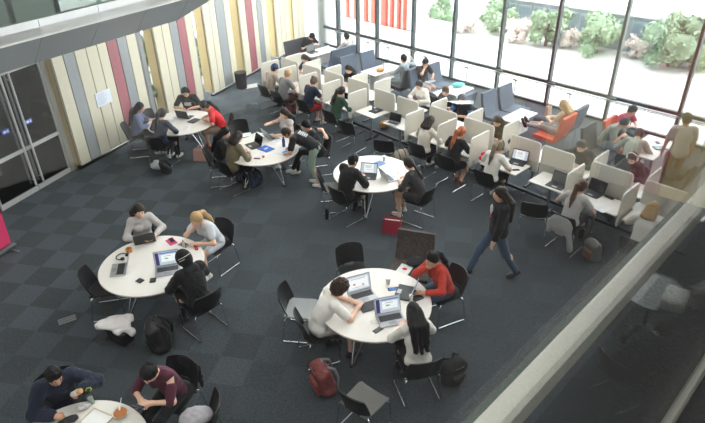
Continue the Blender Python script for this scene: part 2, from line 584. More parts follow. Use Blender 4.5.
    blob('body', [SKINS[skin], EYEW, EYED, LIP, hm], B, T, step, .028, extra=isl)
    # clothes
    if shirt is not None:
        f = .016 + puffy
        S_ = torso(f)
        if dress: S_.append(e_(HIP + np.array([0, .09, .0]), (.2, .26, .13)))
        for (S, E, Wp) in arms:
            if sleeve > 0:
                if sleeve <= .5:
                    t = sleeve / .5
                    S_.append(c_(S, S + (E - S) * t * .8, .056 * g + f, .05 * g + f + .004))
                else:
                    t = (sleeve - .5) / .5
                    S_ += [c_(S, E, .05 * g + f, .042 * g + f), c_(E, E + (Wp - E) * t * .92, .042 * g + f, .032 * g + f)]
        so = blob('shirt', shirt, S_, T, step, .03, noise=(.007, 46) if puffy else (.0055, 36))
        if collar: blob('collar', collar, [c_(NB + M2 @ np.array([sx * .05, -.01, .02]), NB + M2 @ np.array([sx * .045, .06, -.01]), .028, .024) for sx in (1, -1)] + [c_(NB + M2 @ np.array([.05, -.01, .02]), NB + M2 @ np.array([-.05, -.01, .02]), .03)], T, step, .02)
    if pants is not None:
        L_ = [e_(HIP + d1 * .0, np.array([.176, .133, .125]), M1)]
        for (Hj, K, A) in legs:
            if leglen <= .5:
                L_.append(c_(Hj, Hj + (K - Hj) * leglen * 2 * .9, .094, .078))
            else:
                t = (leglen - .5) * 2
                L_ += [c_(Hj, K, .093, .067), c_(K, K + (A - K) * t * .96, .066, .052)]
        blob('trousers' if leglen > .5 else 'shorts', pants, L_, T, step, .03, noise=(.003, 34))
    if shoe is not None:
        for (Hj, K, A), ft in zip(legs, feet):
            yaw = ft[3] if len(ft) > 3 else 0.0
            pf = math.radians(ft[4]) if len(ft) > 4 else 0.0
            Rf = rotz(math.radians(yaw)) @ rotx(pf)
            hl = A + Rf @ np.array([0, -.035, -.045]); toe = A + Rf @ np.array([0, .15, -.052])
            cuts = [((0, 0, -1), -.004)]
            blob('shoe', shoe, [c_(hl, toe, .040, .033), c_(A + np.array([0, 0, -.05]), A + np.array([0, 0, .01]), .043, .042), e_(A + Rf @ np.array([0, .09, -.05]), (.046, .08, .035), Rf)], T, .011, .02, cuts)
    # hair
    if hair:
        hp = []
        fs_ = .013
        if hair == 'curly': fs_ = .034
        hp.append(e_(HC + MH @ np.array([0, -.012, .014]), np.array([.078, .094, .112]) + fs_, MH))
        nrm = MH @ np.array([0, .778, -.629]); off = nrm @ (HC + MH @ np.array([0, .088, .052]))
        base = surf(hp, step * .7, .02, [(nrm, off)], (.02, 100) if hair == 'curly' else (.0075 if hair == 'short' else .004, 66), True)
        more = []
        hd = lambda x, y, z: HC + MH @ np.array([x, y, z])
        bk = lambda x, y, z: NB + M2 @ np.array([x, y, z])
        if hair in ('long', 'bob'):
            dz = -.30 if hair == 'long' else -.06
            dy = -.135 if hair == 'long' else -.085
            more += [c_(hd(sx * .05, -.06, .02), bk(sx * .075, dy, .02 if hair == 'long' else .03), .052, .046) for sx in (1, -1)]
            more += [c_(hd(sx * .078, -.012, .0), bk(sx * .095, -.05, .03), .026, .03) for sx in (1, -1)]
            more += [c_(hd(0, -.07, 0), bk(0, dy, .02), .05, .05)]
            if hair == 'long':
                more += [c_(bk(sx * .075, dy, .02), bk(sx * .075, -.145, dz), .06, .03) for sx in (1, -1)]
                more += [c_(bk(0, dy, .02), bk(0, -.145, dz - .03), .045, .022)]
        if hair == 'ponytail':
            more += [e_(hd(0, -.105, .045), (.03, .03, .03)), c_(hd(0, -.11, .045), hd(0, -.155, -.02), .030, .044), c_(hd(0, -.155, -.02), bk(0, -.155, -.05), .046, .042), c_(bk(0, -.155, -.05), bk(0, -.155, -.22), .042, .014)]
        if hair == 'braid':
            p0, p1 = hd(0, -.1, -.03), bk(.03, -.15, -.18)
            more += [e_(p0 + (p1 - p0) * q / 7.0, (.028, .026, .026)) for q in range(8)]
        if hair == 'bun':
            more += [e_(hd(0, -.085, .095), (.05, .048, .045))]
        if hair == 'tiedup':
            more += [e_(hd(0, -.10, .05), (.045, .04, .045))]
        mb = MB(); mb.v = [tuple(p) for p in base[0].tolist()]; mb.f = [tuple(q) for q in base[1].tolist()]
        if more:
            Vm, Fm = surf(more, step * .8, .025, noise=(.005, 55)); o = len(mb.v)
            mb.v += [tuple(p) for p in Vm.tolist()]; mb.f += [tuple(int(i) + o for i in q) for q in Fm.tolist()]
        mb.m = [0] * len(mb.f); mb.smooth = [True] * len(mb.f)
        mb.build('hair', hm, T)
    T['_x'] = 0
    del T['_x']
    I = dict(T=T, HC=HC, MH=MH, NB=NB, M2=M2, CH=CH, HIP=HIP, arms=arms, rz=rz, loc=np.array([rx, ry, 0]), sc=sc, step=step, SR=SR, SL=SL)

    def wpt(p):
        p = np.array(p) * sc
        return np.array([rx + math.cos(rz) * p[0] - math.sin(rz) * p[1], ry + math.sin(rz) * p[0] + math.cos(rz) * p[1], p[2]])
    I['w'] = wpt
    if cap:
        cm, brim = cap
        nrm = MH @ np.array([0, .35, -.94]); off = nrm @ (HC + MH @ np.array([0, .0, .028]))
        Vc, Fc = surf([e_(HC + MH @ np.array([0, -.008, .014]), (.103, .119, .137), MH)], .013, .02, [(nrm, off)])
        mb = MB(); mb.v = [tuple(p) for p in Vc.tolist()]; mb.f = [tuple(q) for q in Fc.tolist()]; mb.m = [0] * len(mb.f); mb.smooth = [True] * len(mb.f)
        if brim: mb.shell(lambda u, v: HC + MH @ np.array([u * .075 * (1 - .25 * v * v), .085 + .085 * v * math.sqrt(max(0, 1 - .55 * u * u)), .055 - .012 * v - .018 * u * u]), 6, 4, .006)
        mb.build('cap', cm, T)
    return I


# ------------------------------------------------------------------ furniture
def fillet(pts, r, n=4):
    out = [np.array(pts[0], float)]
    for a, b, c in zip(pts, pts[1:], pts[2:]):
        a, b, c = (np.array(q, float) for q in (a, b, c))
        d1 = (a - b); l1 = np.linalg.norm(d1); d1 /= l1; d2 = (c - b); l2 = np.linalg.norm(d2); d2 /= l2
        rr = min(r, l1 * .45, l2 * .45)
        p, q = b + d1 * rr, b + d2 * rr
        for i in range(n + 1):
            t = i / n; out.append(p * (1 - t) ** 2 + 2 * b * t * (1 - t) + q * t * t)
    out.append(np.array(pts[-1], float))
    return out


def make_chair(seat_m=BLACKP, back_m=BLACKP):
    def mk():
        T = thing('sled_chair', '', 'chair')

        def seat(u, v):
            w = .225 * (1 - .06 * (1 - v)) * (1 - .12 * max(0, abs(v - .5) * 2 - .75) ** 2 * 4)
            z = .452 + .018 * u * u - .035 * max(0, (v - .8) / .2) ** 2 - .008 * (1 - abs(2 * v - 1))
            return (u * w, -.21 + .44 * v, z)
        MB().shell(seat, 8, 10, .016).build('seat', seat_m, T)

        def back(u, v):
            w = .232 * (1 - .10 * max(0, (v - .7) / .3) ** 2 - .06 * max(0, (.2 - v) / .2))
            return (u * w, -.235 - .085 * v + .085 * u * u * (1 - .3 * v), .49 + .335 * v - .02 * u * u * v)
        MB().shell(back, 10, 8, .016).build('backrest', back_m, T)
        for sx in (1, -1):
            pts = fillet([(sx * .19, .17, .438), (sx * .232, .215, .40), (sx * .24, .235, .012), (sx * .24, -.26, .012), (sx * .232, -.19, .42), (sx * .19, -.17, .445)], .035)
            MB().tube(pts, .0105, 8).build('sled_leg', CHROME, T)
        MB().tube([(-.225, .13, .432), (.225, .13, .432)], .009, 6).tube([(-.225, -.13, .432), (.225, -.13, .432)], .009, 6).build('cross_bar', CHROME, T)
        MB().tube(fillet([(-.1, -.15, .44), (-.1, -.215, .455), (-.1, -.232, .53), (.1, -.232, .53), (.1, -.215, .455), (.1, -.15, .44)], .02), .011, 6).build("back_bracket", back_m, T)
        return T
    return mk


def chair_at(loc, rz, label, kind='black', group=None):
    mk = {'black': make_chair(), 'grey': make_chair(GREYSEAT, BLACKP), 'shiny': make_chair(SHINYSEAT, BLACKP)}[kind]
    return place('chair_' + kind, mk, label, 'chair', (loc[0], loc[1], 0), rz, group)


def seat_chair(I, label, kind='black', back=.0, turn=0.0):
    p = I['w']((0, -.0 - back, 0))
    return chair_at(p, I['rz'] + math.radians(turn), label, kind)


def make_table(R=.8):
    def mk():
        T = thing('round_table', '', 'table')
        MB().lathe([(R - .02, .700), (R - .004, .704), (R, .712), (R, .722), (R - .006, .7295), (R - .03, .7302), (.01, .7302)], n=64).build('tabletop', [WHITE], T)
        MB().lathe([(R + .0005, .7065), (R + .0025, .710), (R + .0025, .724), (R + .0005, .727)], n=64).build('edge_band', PINKEDGE, T)
        MB().lathe([(.16, .672), (.16, .699), (.02, .699)], n=20).build('hub', BLACKM, T)
        for k in range(4):
            a = PI / 4 + k * PI / 2; ca, sa = math.cos(a), math.sin(a)
            foot = (.60 * ca, .60 * sa, .02)
            lg = MB()
            for w in (-.13, .13):
                lg.tube([(.26 * ca - w * sa, .26 * sa + w * ca, .695), (foot[0] - .012 * np.sign(w) * sa, foot[1] + .012 * np.sign(w) * ca, .03)], .016, 8)
            l = lg.build('leg', CHROME, T)
            MB().box((foot[0], foot[1], .014), (.10, .05, .028), a, bev=.008).build('foot_glide', BLACKP, l)
        return T
    return mk


def table_at(x, y, rz, label):
    return place('round_table', make_table(), label, 'table', (x, y, 0), rz)


def make_laptop(body, scr, kind):
    def mk():
        T = thing('laptop', '', 'laptop')
        MB().box((0, 0, .009), (.34, .235, .016), bev=.006).build('base', body, T)
        MB().box((0, .03, .0178), (.285, .105, .003), bev=.001).build('keyboard', KEYS, T)
        MB().box((0, -.07, .0175), (.10, .062, .002), bev=.0008).build('touchpad', SILVER if body is not SILVER else mat('pad', (150, 152, 156), .4, .4), T)
        tl = math.radians(18)
        M = Matrix.Rotation(-tl, 3, 'X')
        c0 = np.array((0, .118 + .108 * math.sin(tl), .018 + .108 * math.cos(tl)))
        lid = MB().box(c0, (.34, .008, .222), M=M, bev=.004).build('lid', body, T)
        nrm = np.array((0, -math.cos(tl), math.sin(tl)))
        MB().box(c0 + nrm * .0045, (.312, .002, .188), M=M).build('display', scr, lid)
        up = np.array((0, math.sin(tl), math.cos(tl)))
        if kind:
            d = MB()
            items = {'doc': [(0, 0, .19, .17, 1), (-.01, .05, .12, .006, 2), (-.01, .03, .13, .006, 2), (-.01, .01, .11, .006, 2), (0, -.03, .13, .006, 2)],
                     'page': [(-.125, 0, .05, .18, 3), (.03, .075, .24, .02, 4), (.03, .0, .2, .1, 1), (0, -.005, .05, .02, 5), (.02, .03, .1, .006, 2)],
                     'slide': [(0, 0, .27, .15, 1), (0, .06, .2, .006, 2), (-.06, -.01, .03, .02, 6), (.06, -.03, .03, .015, 6), (0, -.055, .18, .004, 2)],
                     'shot': [(0, .07, .28, .02, 4), (0, -.01, .22, .11, 1), (-.04, 0, .08, .07, 2), (.06, 0, .06, .06, 4)]}[kind]
            for (x, zz, w, h, mi) in items:
                d.box(c0 + nrm * (.006 + .0004 * mi) + np.array((x, 0, 0)) + up * zz, (w, .0008, h), M=M, mi=mi - 1)
            d.build('screen_image', [mat('scr_white', (232, 236, 240), .4, emis=.55), mat('scr_grey', (120, 128, 140), .4, emis=.3), mat('scr_navy', (60, 52, 110), .4, emis=.4), mat('scr_blue', (96, 132, 186), .4, emis=.4), mat('scr_green', (120, 190, 160), .4, emis=.4), mat('scr_red', (214, 60, 90), .4, emis=.4)], lid)
        return T
    return mk


SCR_ON = mat('screen_lit', (190, 200, 214), .3, emis=.5); SCR_OFF = mat('screen_dark', (26, 28, 34), .12); SCR_GREY = mat('screen_grey', (104, 106, 104), .25)
DARKLAP = mat('dark_laptop', (40, 41, 45), .4)


def laptop(px, heading, label, body='silver', screen='doc', z=.7315, dxy=None):
    bm = SILVER if body == 'silver' else DARKLAP
    sm = SCR_OFF if screen == 'off' else (SCR_GREY if screen == 'grey' else SCR_ON)
    p = at(px[0], px[1], z)
    return place('laptop_%s_%s' % (body, screen), make_laptop(bm, sm, None if screen in ('off', 'grey') else screen), label, 'laptop', p, math.radians(heading) - PI / 2)


def simple(name, label, cat, px, z, build, heading=90, loc=None):
    """a thing whose parts are made by build(root)"""
    p = at(px[0], px[1], z) if loc is None else loc
    T = thing(name, label, cat, p, math.radians(heading) - PI / 2)
    build(T)
    return T


def flat(name, label, cat, px, size, m, z=.7315, heading=90, h=.004, extra=None, bev=.001):
    """paper, phone, folder: a thin bevelled slab lying at z, with an optional inner part"""
    p = at(px[0], px[1], z)
    o = MB().box((0, 0, h / 2), (size[0], size[1], h), bev=bev).build(name, m, None, p, math.radians(heading) - PI / 2)
    tag(o, label, cat)
    if extra:
        nm, sz, mm = extra[:3]
        MB().box((0, 0, h + .0008), (sz[0], sz[1], .0016)).build(nm, mm, o)
    return o


SCRN = mat('phone_glass', (24, 25, 30), .12)
INK = mat('ink_lines', (120, 122, 128), .8)


def sheet(label, px, heading=90, size=(.21, .297), z=.7315, m=None, lines=6, name='paper_sheet', cat='paper'):
    p = at(px[0], px[1], z)
    o = MB().box((0, 0, .0012), (size[0], size[1], .0024)).build(name, m or PAPER, None, p, math.radians(heading) - PI / 2)
    tag(o, label, cat)
    if lines:
        t = MB()
        for i in range(lines):
            w = size[0] * random.uniform(.45, .8)
            t.box((-size[0] * .42 + w / 2, size[1] * (.38 - .76 * i / max(1, lines - 1)), .0029), (w, size[1] * .025, .0008))
        t.build('text_lines', INK, o)
    return o


def magazine(label, px, heading, col=(232, 232, 236), pic=(70, 130, 180), z=.7315, w=.42, h=.29):
    p = at(px[0], px[1], z)
    T = thing('open_magazine', label, 'magazine', p, math.radians(heading) - PI / 2)
    for sx in (1, -1):
        MB().shell(lambda u, v: (sx * (w / 4 + u * w / 4), h * (v - .5), .006 + .010 * math.sin((1 + sx * u) / 2 * PI * .9)), 6, 2, .004).build('page', mat('magazine_page', col, .5), T)
    MB().shell(lambda u, v: (-w * .27 + u * w * .15, -h * .1 + h * .32 * (v - .5), .0105 + .0085), 2, 2, .002).build('picture', mat('mag_pic_%d_%d_%d' % pic, pic, .5), T)
    return T


def bottle(label, px, col=(40, 70, 130), z=.7315, h=.22, r=.034, capc=(30, 30, 34), loc=None):
    def b(T):
        MB().lathe([(r * .92, 0), (r, .006), (r, h * .7), (r * .85, h * .78), (r * .45, h * .86), (r * .45, h * .9)], n=16).build('bottle_body', mat('bottle_%d_%d_%d' % col, col, .2), T)
        MB().lathe([(r * .55, h * .88), (r * .55, h), (.002, h)], n=14).build('bottle_cap', mat('bcap_%d_%d_%d' % capc, capc, .4), T)
    return simple('water_bottle', label, 'bottle', px, z, b, loc=loc)


def cup(label, px, col=(214, 208, 198), z=.7315, h=.11, r=.038):
    def b(T):
        MB().lathe([(r * .72, 0), (r * .74, .004), (r, h), (r * .92, h), (r * .9, h * .93), (.002, h * .93)], n=18).build('cup_body', mat('cup_%d_%d_%d' % col, col, .5), T)
        MB().lathe([(r * 1.05, h * .97), (r * 1.05, h * 1.03), (r * .9, h * 1.06), (.004, h * 1.06)], n=18).build('lid', mat('cup_lid', (235, 233, 230), .4), T)
    return simple('coffee_cup', label, 'cup', px, z, b)


def backpack(label, px, col, heading, tilt=-18, sc=1.0, pocket=None, loc=None, strap=None):
    m = mat('bag_%d_%d_%d' % col, col, .7, 0, .25, 30, .4); pm = mat('bag_%d_%d_%d' % pocket, pocket, .7, 0, .25, 30, .4) if pocket else m
    sm = mat('bag_strap_%d_%d_%d' % (strap or (30, 30, 33)), strap or (30, 30, 33), .7)
    Rm = rotx(math.radians(tilt))
    P = lambda x, y, z: Rm @ np.array([x, y, z])

    def b(T):
        T.scale = (sc, sc, sc)
        cut = [((0, 0, -1), -.002)]
        blob('bag_body', m, [b_(P(0, 0, .20), (.10, .04, .13), .055, Rm), e_(P(0, 0, .33), (.13, .085, .12), Rm), e_(P(0, 0, .08), (.165, .11, .09), Rm)], T, .014, .05, cut, (.006, 38))
        blob('front_pocket', pm, [b_(P(0, .105, .15), (.075, .01, .07), .032, Rm)], T, .012, .03, cut, (.004, 45))
        for sx in (1, -1):
            MB().tube([P(sx * .07, -.07, .40), P(sx * .085, -.14, .33), P(sx * .10, -.15, .2), P(sx * .13, -.10, .07)], [.018, .02, .017, .010], 7).build('shoulder_strap', sm, T)
        MB().tube([P(-.035, -.05, .42), P(-.03, -.05, .465), P(.03, -.05, .465), P(.035, -.05, .42)], .008, 6).build('top_handle', sm, T)
        MB().tube([P(-.11, .055, .29), P(-.06, .085, .38), P(.06, .085, .38), P(.11, .055, .29)], .005, 5).build('zip', mat('zip_grey', (120, 118, 116), .4, .5), T)
    return simple('backpack', label, 'backpack', px, 0, b, heading, loc=loc)


def tote(label, px, col, heading, size=(.34, .16, .28), tilt=0, name='tote_bag', lining=(225, 215, 210)):
    m = mat('tote_%d_%d_%d' % col, col, .6, 0, .1, 30, .2)

    def b(T):
        w, d, h = size
        mb = MB()
        th = .008
        for (c, s) in (((0, d / 2, h / 2), (w, th, h)), ((0, -d / 2, h / 2), (w, th, h)), ((w / 2, 0, h / 2), (th, d, h)), ((-w / 2, 0, h / 2), (th, d, h)), ((0, 0, .006), (w, d, .012))):
            mb.box(c, s, bev=.003)
        # lips sag inwards a little
        mb.v = [(x * (1 - .10 * z / h), y * (1 - .35 * z / h), z - .03 * (z / h) * (1 - (2 * x / w) ** 2)) for x, y, z in mb.v]
        mb.build('bag_body', m, T)
        MB().box((0, 0, h * .84), (w * .80, d * .5, .02), bev=.008).build('lining', mat('tote_lining_%d' % lining[0], lining, .8), T)
        for sy in (1, -1):
            MB().tube([(-w * .22, sy * d * .33, h * .93), (-w * .2, sy * d * .42, h * 1.25), (w * .2, sy * d * .42, h * 1.25), (w * .22, sy * d * .33, h * .93)], .007, 6).build('handle', m, T)
    return simple(name, label, 'bag', px, 0, b, heading)


# ================================================================== the setting
def carpet_mat():
    m = bpy.data.materials.new('carpet_tiles'); m.use_nodes = True
    nt = m.node_tree; b = nt.nodes['Principled BSDF']; L = nt.links.new
    b.inputs['Roughness'].default_value = 0.95; b.inputs['Specular IOR Level'].default_value = 0.3; b.inputs['Sheen Weight'].default_value = .25; b.inputs['Sheen Roughness'].default_value = .45; b.inputs['Sheen Tint'].default_value = (.75, .88, 1, 1)

    def math_(op, a, bb=None):
        n = nt.nodes.new('ShaderNodeMath'); n.operation = op
        for i, q in enumerate((a, bb)):
            if q is None: continue
            if hasattr(q, 'links'): L(q, n.inputs[i])
            else: n.inputs[i].default_value = q
        return n.outputs[0]
    tc = nt.nodes.new('ShaderNodeTexCoord'); sp = nt.nodes.new('ShaderNodeSeparateXYZ'); L(tc.outputs['Object'], sp.inputs[0])
    dx = math_('SUBTRACT', sp.outputs[0], TOX); dy = math_('SUBTRACT', sp.outputs[1], TOY)
    c, s = math.cos(TYAW), math.sin(TYAW)
    gi = math_('DIVIDE', math_('ADD', math_('MULTIPLY', dx, c), math_('MULTIPLY', dy, s)), TILE)
    gj = math_('DIVIDE', math_('SUBTRACT', math_('MULTIPLY', dx, s), math_('MULTIPLY', dy, c)), TILE)
    fi = math_('FLOOR', gi); fj = math_('FLOOR', gj)
    par = math_('ABSOLUTE', math_('MODULO', math_('ADD', fi, fj), 2.0))
    cb = nt.nodes.new('ShaderNodeCombineXYZ'); L(fi, cb.inputs[0]); L(fj, cb.inputs[1])
    wn = nt.nodes.new('ShaderNodeTexWhiteNoise'); wn.noise_dimensions = '2D'; L(cb.outputs[0], wn.inputs['Vector'])
    cg = nt.nodes.new('ShaderNodeCombineXYZ'); L(gi, cg.inputs[0]); L(gj, cg.inputs[1])
    big = nt.nodes.new('ShaderNodeTexNoise'); big.inputs['Scale'].default_value = .16; L(cg.outputs[0], big.inputs['Vector'])
    fine = nt.nodes.new('ShaderNodeTexNoise'); fine.inputs['Scale'].default_value = 42.0; fine.inputs['Detail'].default_value = 4; L(cg.outputs[0], fine.inputs['Vector'])
    # value: parity + per-tile wear + pile
    amp = nt.nodes.new('ShaderNodeMapRange'); amp.inputs['From Min'].default_value = -5.0; amp.inputs['From Max'].default_value = -.5
    amp.inputs['To Min'].default_value = .34; amp.inputs['To Max'].default_value = .10; L(sp.outputs[0], amp.inputs['Value'])
    ay = nt.nodes.new('ShaderNodeMapRange'); ay.inputs['From Min'].default_value = 4.5; ay.inputs['From Max'].default_value = 8.0
    ay.inputs['To Min'].default_value = .4; ay.inputs['To Max'].default_value = 1.0; L(sp.outputs[1], ay.inputs['Value'])
    am = math_('MULTIPLY', amp.outputs['Result'], ay.outputs['Result'])
    v = math_('MULTIPLY', par, am); v = math_('ADD', v, math_('MULTIPLY', math_('SUBTRACT', .34, am), .5))
    v = math_('ADD', v, math_('MULTIPLY', wn.outputs['Value'], .16))
    v = math_('ADD', v, math_('MULTIPLY', math_('SUBTRACT', fine.outputs['Fac'], .5), 1.7))
    mid = nt.nodes.new('ShaderNodeTexNoise'); mid.inputs['Scale'].default_value = 15.0; mid.inputs['Detail'].default_value = 2; L(cg.outputs[0], mid.inputs['Vector'])
    v = math_('ADD', v, math_('MULTIPLY', math_('SUBTRACT', mid.outputs['Fac'], .5), .8))
    v = math_('ADD', v, math_('MULTIPLY', math_('SUBTRACT', big.outputs['Fac'], .5), .3))
    mx = nt.nodes.new('ShaderNodeMix'); mx.data_type = 'RGBA'
    mx.inputs['A'].default_value = rgb(44, 48, 50); mx.inputs['B'].default_value = rgb(84, 92, 99)
    L(v, mx.inputs['Factor']); L(mx.outputs['Result'], b.inputs['Base Color'])
    bp = nt.nodes.new('ShaderNodeBump'); bp.inputs['Strength'].default_value = .5; bp.inputs['Distance'].default_value = .006
    L(fine.outputs['Fac'], bp.inputs['Height']); L(bp.outputs['Normal'], b.inputs['Normal'])
    return m


CREAM = mat('panel_cream', (218, 211, 188), .55, 0, .03, 8); PGREY = mat('panel_grey', (152, 156, 158), .5, 0, .04, 8)
PRED = mat('panel_dusty_red', (164, 98, 106), .5, 0, .04, 8); PTAN = mat('panel_tan', (200, 178, 130), .5, 0, .05, 8)
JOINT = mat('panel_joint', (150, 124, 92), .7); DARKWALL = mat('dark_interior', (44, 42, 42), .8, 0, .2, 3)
PLASTER = mat('plaster', (214, 214, 210), .8, 0, .03, 4); CEIL = mat('ceiling_white', (225, 226, 226), .9)
MULL = mat('mullion_grey_green', (58, 68, 70), .4, .3); RAILM = mat('rail_silver', (108, 115, 118), .4, .5)
DOORM = mat('door_aluminium', (196, 196, 192), .4, .2)
GLASS = glass_mat('window_glass'); GLASSD = glass_mat('door_glass', (.72, .74, .74))

wl = lambda s: ST(s, 4.97)
floor_poly = [(-9.6, -3), (16, -3), tuple(wl(20.6)[:2]), tuple(wl(-4.9)[:2]), (-4.3, 18.7), (-7.3, 12.3), (-9.6, 6.5)]
struct(MB().prism(floor_poly, -.25, 0).build('floor', carpet_mat()))
struct(MB().prism(floor_poly, 8.6, 8.8).build('ceiling', CEIL))
struct(MB().box((3.2, -3.05, 4.3), (25.6, .1, 8.6)).build('wall_back', PLASTER))
struct(MB().prism([(16, -3), (16.1, -3), (16.1, 5.3), (16, 5.3)], 0, 8.6).build('wall_right', PLASTER))

# striped cladding on the left
GA = np.array([-6.29, 12.09]); GB = np.array([-4.13, 16.95]); GC = np.array([-3.42, 18.62]); GD = np.array([-2.7, 20.3])


def cladding(A, B, stripes, tan_at, h=8.55, ret=.3, slot=None):
    d = (B - A) / np.linalg.norm(B - A); nrm = np.array([d[1], -d[0]])      # nrm points into the hall
    a = math.atan2(d[1], d[0])
    mb = MB()
    ms = [CREAM, PGREY, PRED, PTAN, JOINT]
    for (d0, d1, mi) in stripes:
        c = A + d * (d0 + d1) / 2 - nrm * .03
        mb.box((c[0], c[1], h / 2 + .06), (d1 - d0 - .024, .06, h - .12), a, mi)
    c0, c1 = stripes[0][0], stripes[-1][1]
    c = A + d * (c0 + c1) / 2 - nrm * .075
    mb.box((c[0], c[1], h / 2 + .06), (c1 - c0, .03, h - .12), a, 4)
    # return face at the start of the group
    c = A + d * (c0 + .03) - nrm * (ret / 2 + .06)
    mb.box((c[0], c[1], h / 2 + .06), (.06, ret, h - .12), a, 3)
    o = mb.build('wall_left', ms); struct(o)
    k = MB(); c = A + d * (c0 + c1) / 2 - nrm * .12
    k.box((c[0], c[1], .03), (c1 - c0 - .04, .1, .06), a)
    struct(k.build('baseboard_left', BLACKP))
    if slot:
        s0, s1 = slot
        c = A + d * (s1 + .06) - nrm * .24
        struct(MB().box((c[0], c[1], h / 2), (.12, .08, h), a).build('trim_1', PGREY))
        c = A + d * (s0 + s1) / 2 - nrm * .22
        struct(MB().box((c[0], c[1], h / 2), (s1 - s0 + .1, .012, h), a).build('window_slot', GLASS))
    return d, nrm


J = lambda a, b: [(a, b, 0)]
cladding(GA, GB, [(0, .31, 0), (.31, .62, 1), (.62, .95, 0), (.95, 1.28, 0), (1.28, 1.57, 0), (1.57, 1.90, 2), (1.90, 2.21, 1), (2.21, 2.54, 0)], 0, slot=(2.55, 2.82))
cladding(GA, GB, [(3.18, 3.50, 0), (3.50, 3.81, 0), (3.81, 4.13, 1), (4.13, 4.46, 2), (4.46, 4.77, 0)], 0, slot=(4.78, 4.92))
cladding(GB, GC, [(0, .30, 0), (.30, .59, 0), (.59, 1.03, 1), (1.03, 1.34, 0)], 0, slot=(1.35, 1.5))
cladding(GC, GD, [(.02, .37, 0), (.37, .77, 2), (.77, 1.04, 0), (1.04, 1.35, 1), (1.35, 1.67, 0)], 0, slot=(1.68, 1.85))
cladding(GC, GD, [(2.22, 2.55, 0), (2.55, 2.88, 0), (2.88, 3.2, 0)], 0)
cladding(GC, GD, [(3.55, 3.85, 0), (3.85, 4.4, 0)], 0)

# paper notice pinned on the first cladding group
_d = (GB - GA) / np.linalg.norm(GB - GA); _n = np.array([_d[1], -_d[0]])
_c2 = GA + _d * 1.10 + _n * .012
o = MB().box((0, 0, 0), (.47, .018, .33)).build('wall_notice', mat('notice_paper', (226, 234, 242), .6), None, (_c2[0], _c2[1], 1.40), math.atan2(_d[1], _d[0]))
tag(o, 'white paper notice fixed on the cream wall panels beside the glass doors', 'notice')
t = MB()
for i in range(7):
    w = random.uniform(.18, .36)
    t.box((-.19 + w / 2, -.0105, .12 - .038 * i), (w, .003, .010))
t.build('text_lines', mat('faded_blue_ink', (150, 172, 200), .8), o)

# glass entrance doors
D0 = np.array([-7.24, 10.32]); D1 = np.array([-6.56, 12.07])
dd = (D1 - D0) / np.linalg.norm(D1 - D0); dn = np.array([dd[1], -dd[0]]); da = math.atan2(dd[1], dd[0])
DP = lambda s, off=0.0: D0 + dd * s + dn * off
struct(MB().box((*DP(1.93), 1.7), (.11, .09, 3.4), da).box((*DP(2.03, .02), 1.7), (.10, .05, 3.4), da, 1).build('trim_2', [DOORM, PTAN]))
for n_, (a, b) in enumerate(((-.05, .915), (.935, 1.86))):
    mb = MB(); c = (a + b) / 2; w = b - a
    mb.box((*DP(c), .06), (w, .05, .11), da)
    mb.box((*DP(c), .985), (w, .05, .075), da)
    mb.box((*DP(c), 2.62), (w, .05, .10), da)
    e = a + .02 if n_ == 0 else b - .02; mb.box((*DP(e), 1.35), (.035, .045, 2.6), da)
    o = struct(mb.build('door_%d' % (n_ + 1), DOORM))
    MB().box((*DP(c), 1.33), (w - .04, .012, 2.5), da).build('door_glass', GLASSD, o)
    for off in (.07, -.07):
        s = (.845 if n_ == 0 else 1.045)
        hb = MB().tube([(*DP(s, off), .18), (*DP(s, off), 2.6)], .024, 10)
        for z in (.3, 2.45): hb.tube([(*DP(s, 0), z), (*DP(s, off), z)], .011, 6)
        hb.build('door_handle', mat('handle_steel', (214, 214, 216), .3, .35), o)
    s = (.62 if n_ == 0 else 1.2)
    st_ = MB().box((*DP(s, .009), 1.5), (.18, .004, .10), da).build('door_sticker', mat('sticker_blue', (34, 74, 190), .4), o)
    MB().box((*DP(s - .02, .0125), 1.5), (.07, .002, .045), da).box((*DP(s + .05, .0125), 1.5), (.03, .002, .05), da).build('sticker_mark', PAPER, st_)
# wall above and beside the doors, and the dim room behind them
struct(MB().box((*DP(.8, -.3), 6.0), (3.2, .1, 5.2), da).build('wall_left', PLASTER))
struct(MB().prism([(-9.6, 6.4), (-9.5, 6.4), (-9.5, -3), (-9.6, -3)], 0, 8.6).build('wall_left', PLASTER))
struct(MB().box((*DP(-3.2, -.06), 6.0), (5.2, .1, 5.2), da).build('wall_left', PLASTER))
mb = MB(); mb.box((*DP(-.42, 0), 1.75), (.62, .10, 3.4), da, 0); mb.box((*DP(-2.6, 0), 1.75), (3.6, .10, 3.4), da, 0)
struct(mb.build('wall_left', CREAM)); struct(MB().box((*DP(-2.2, .012), .05), (4.2, .10, .1), da).build('baseboard_left', BLACKP))
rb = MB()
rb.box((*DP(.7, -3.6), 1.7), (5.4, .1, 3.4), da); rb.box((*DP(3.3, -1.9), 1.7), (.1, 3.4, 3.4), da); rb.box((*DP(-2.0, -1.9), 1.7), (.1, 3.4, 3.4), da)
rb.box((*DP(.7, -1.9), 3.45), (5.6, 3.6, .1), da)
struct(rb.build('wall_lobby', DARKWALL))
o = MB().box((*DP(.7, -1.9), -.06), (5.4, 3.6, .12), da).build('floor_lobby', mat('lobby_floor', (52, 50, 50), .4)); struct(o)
tp = thing('lobby_desk', 'brown wooden counter in the dim lobby behind the glass doors', 'counter', (*DP(.55, -1.6), 0), da)
MB().box((0, 0, .55), (1.3, .5, 1.1), bev=.02).build('counter_front', mat('lobby_wood', (96, 74, 62), .5), tp); MB().box((0, 0, 1.12), (1.4, .6, .04), bev=.01).build('counter_top', PGREY, tp)
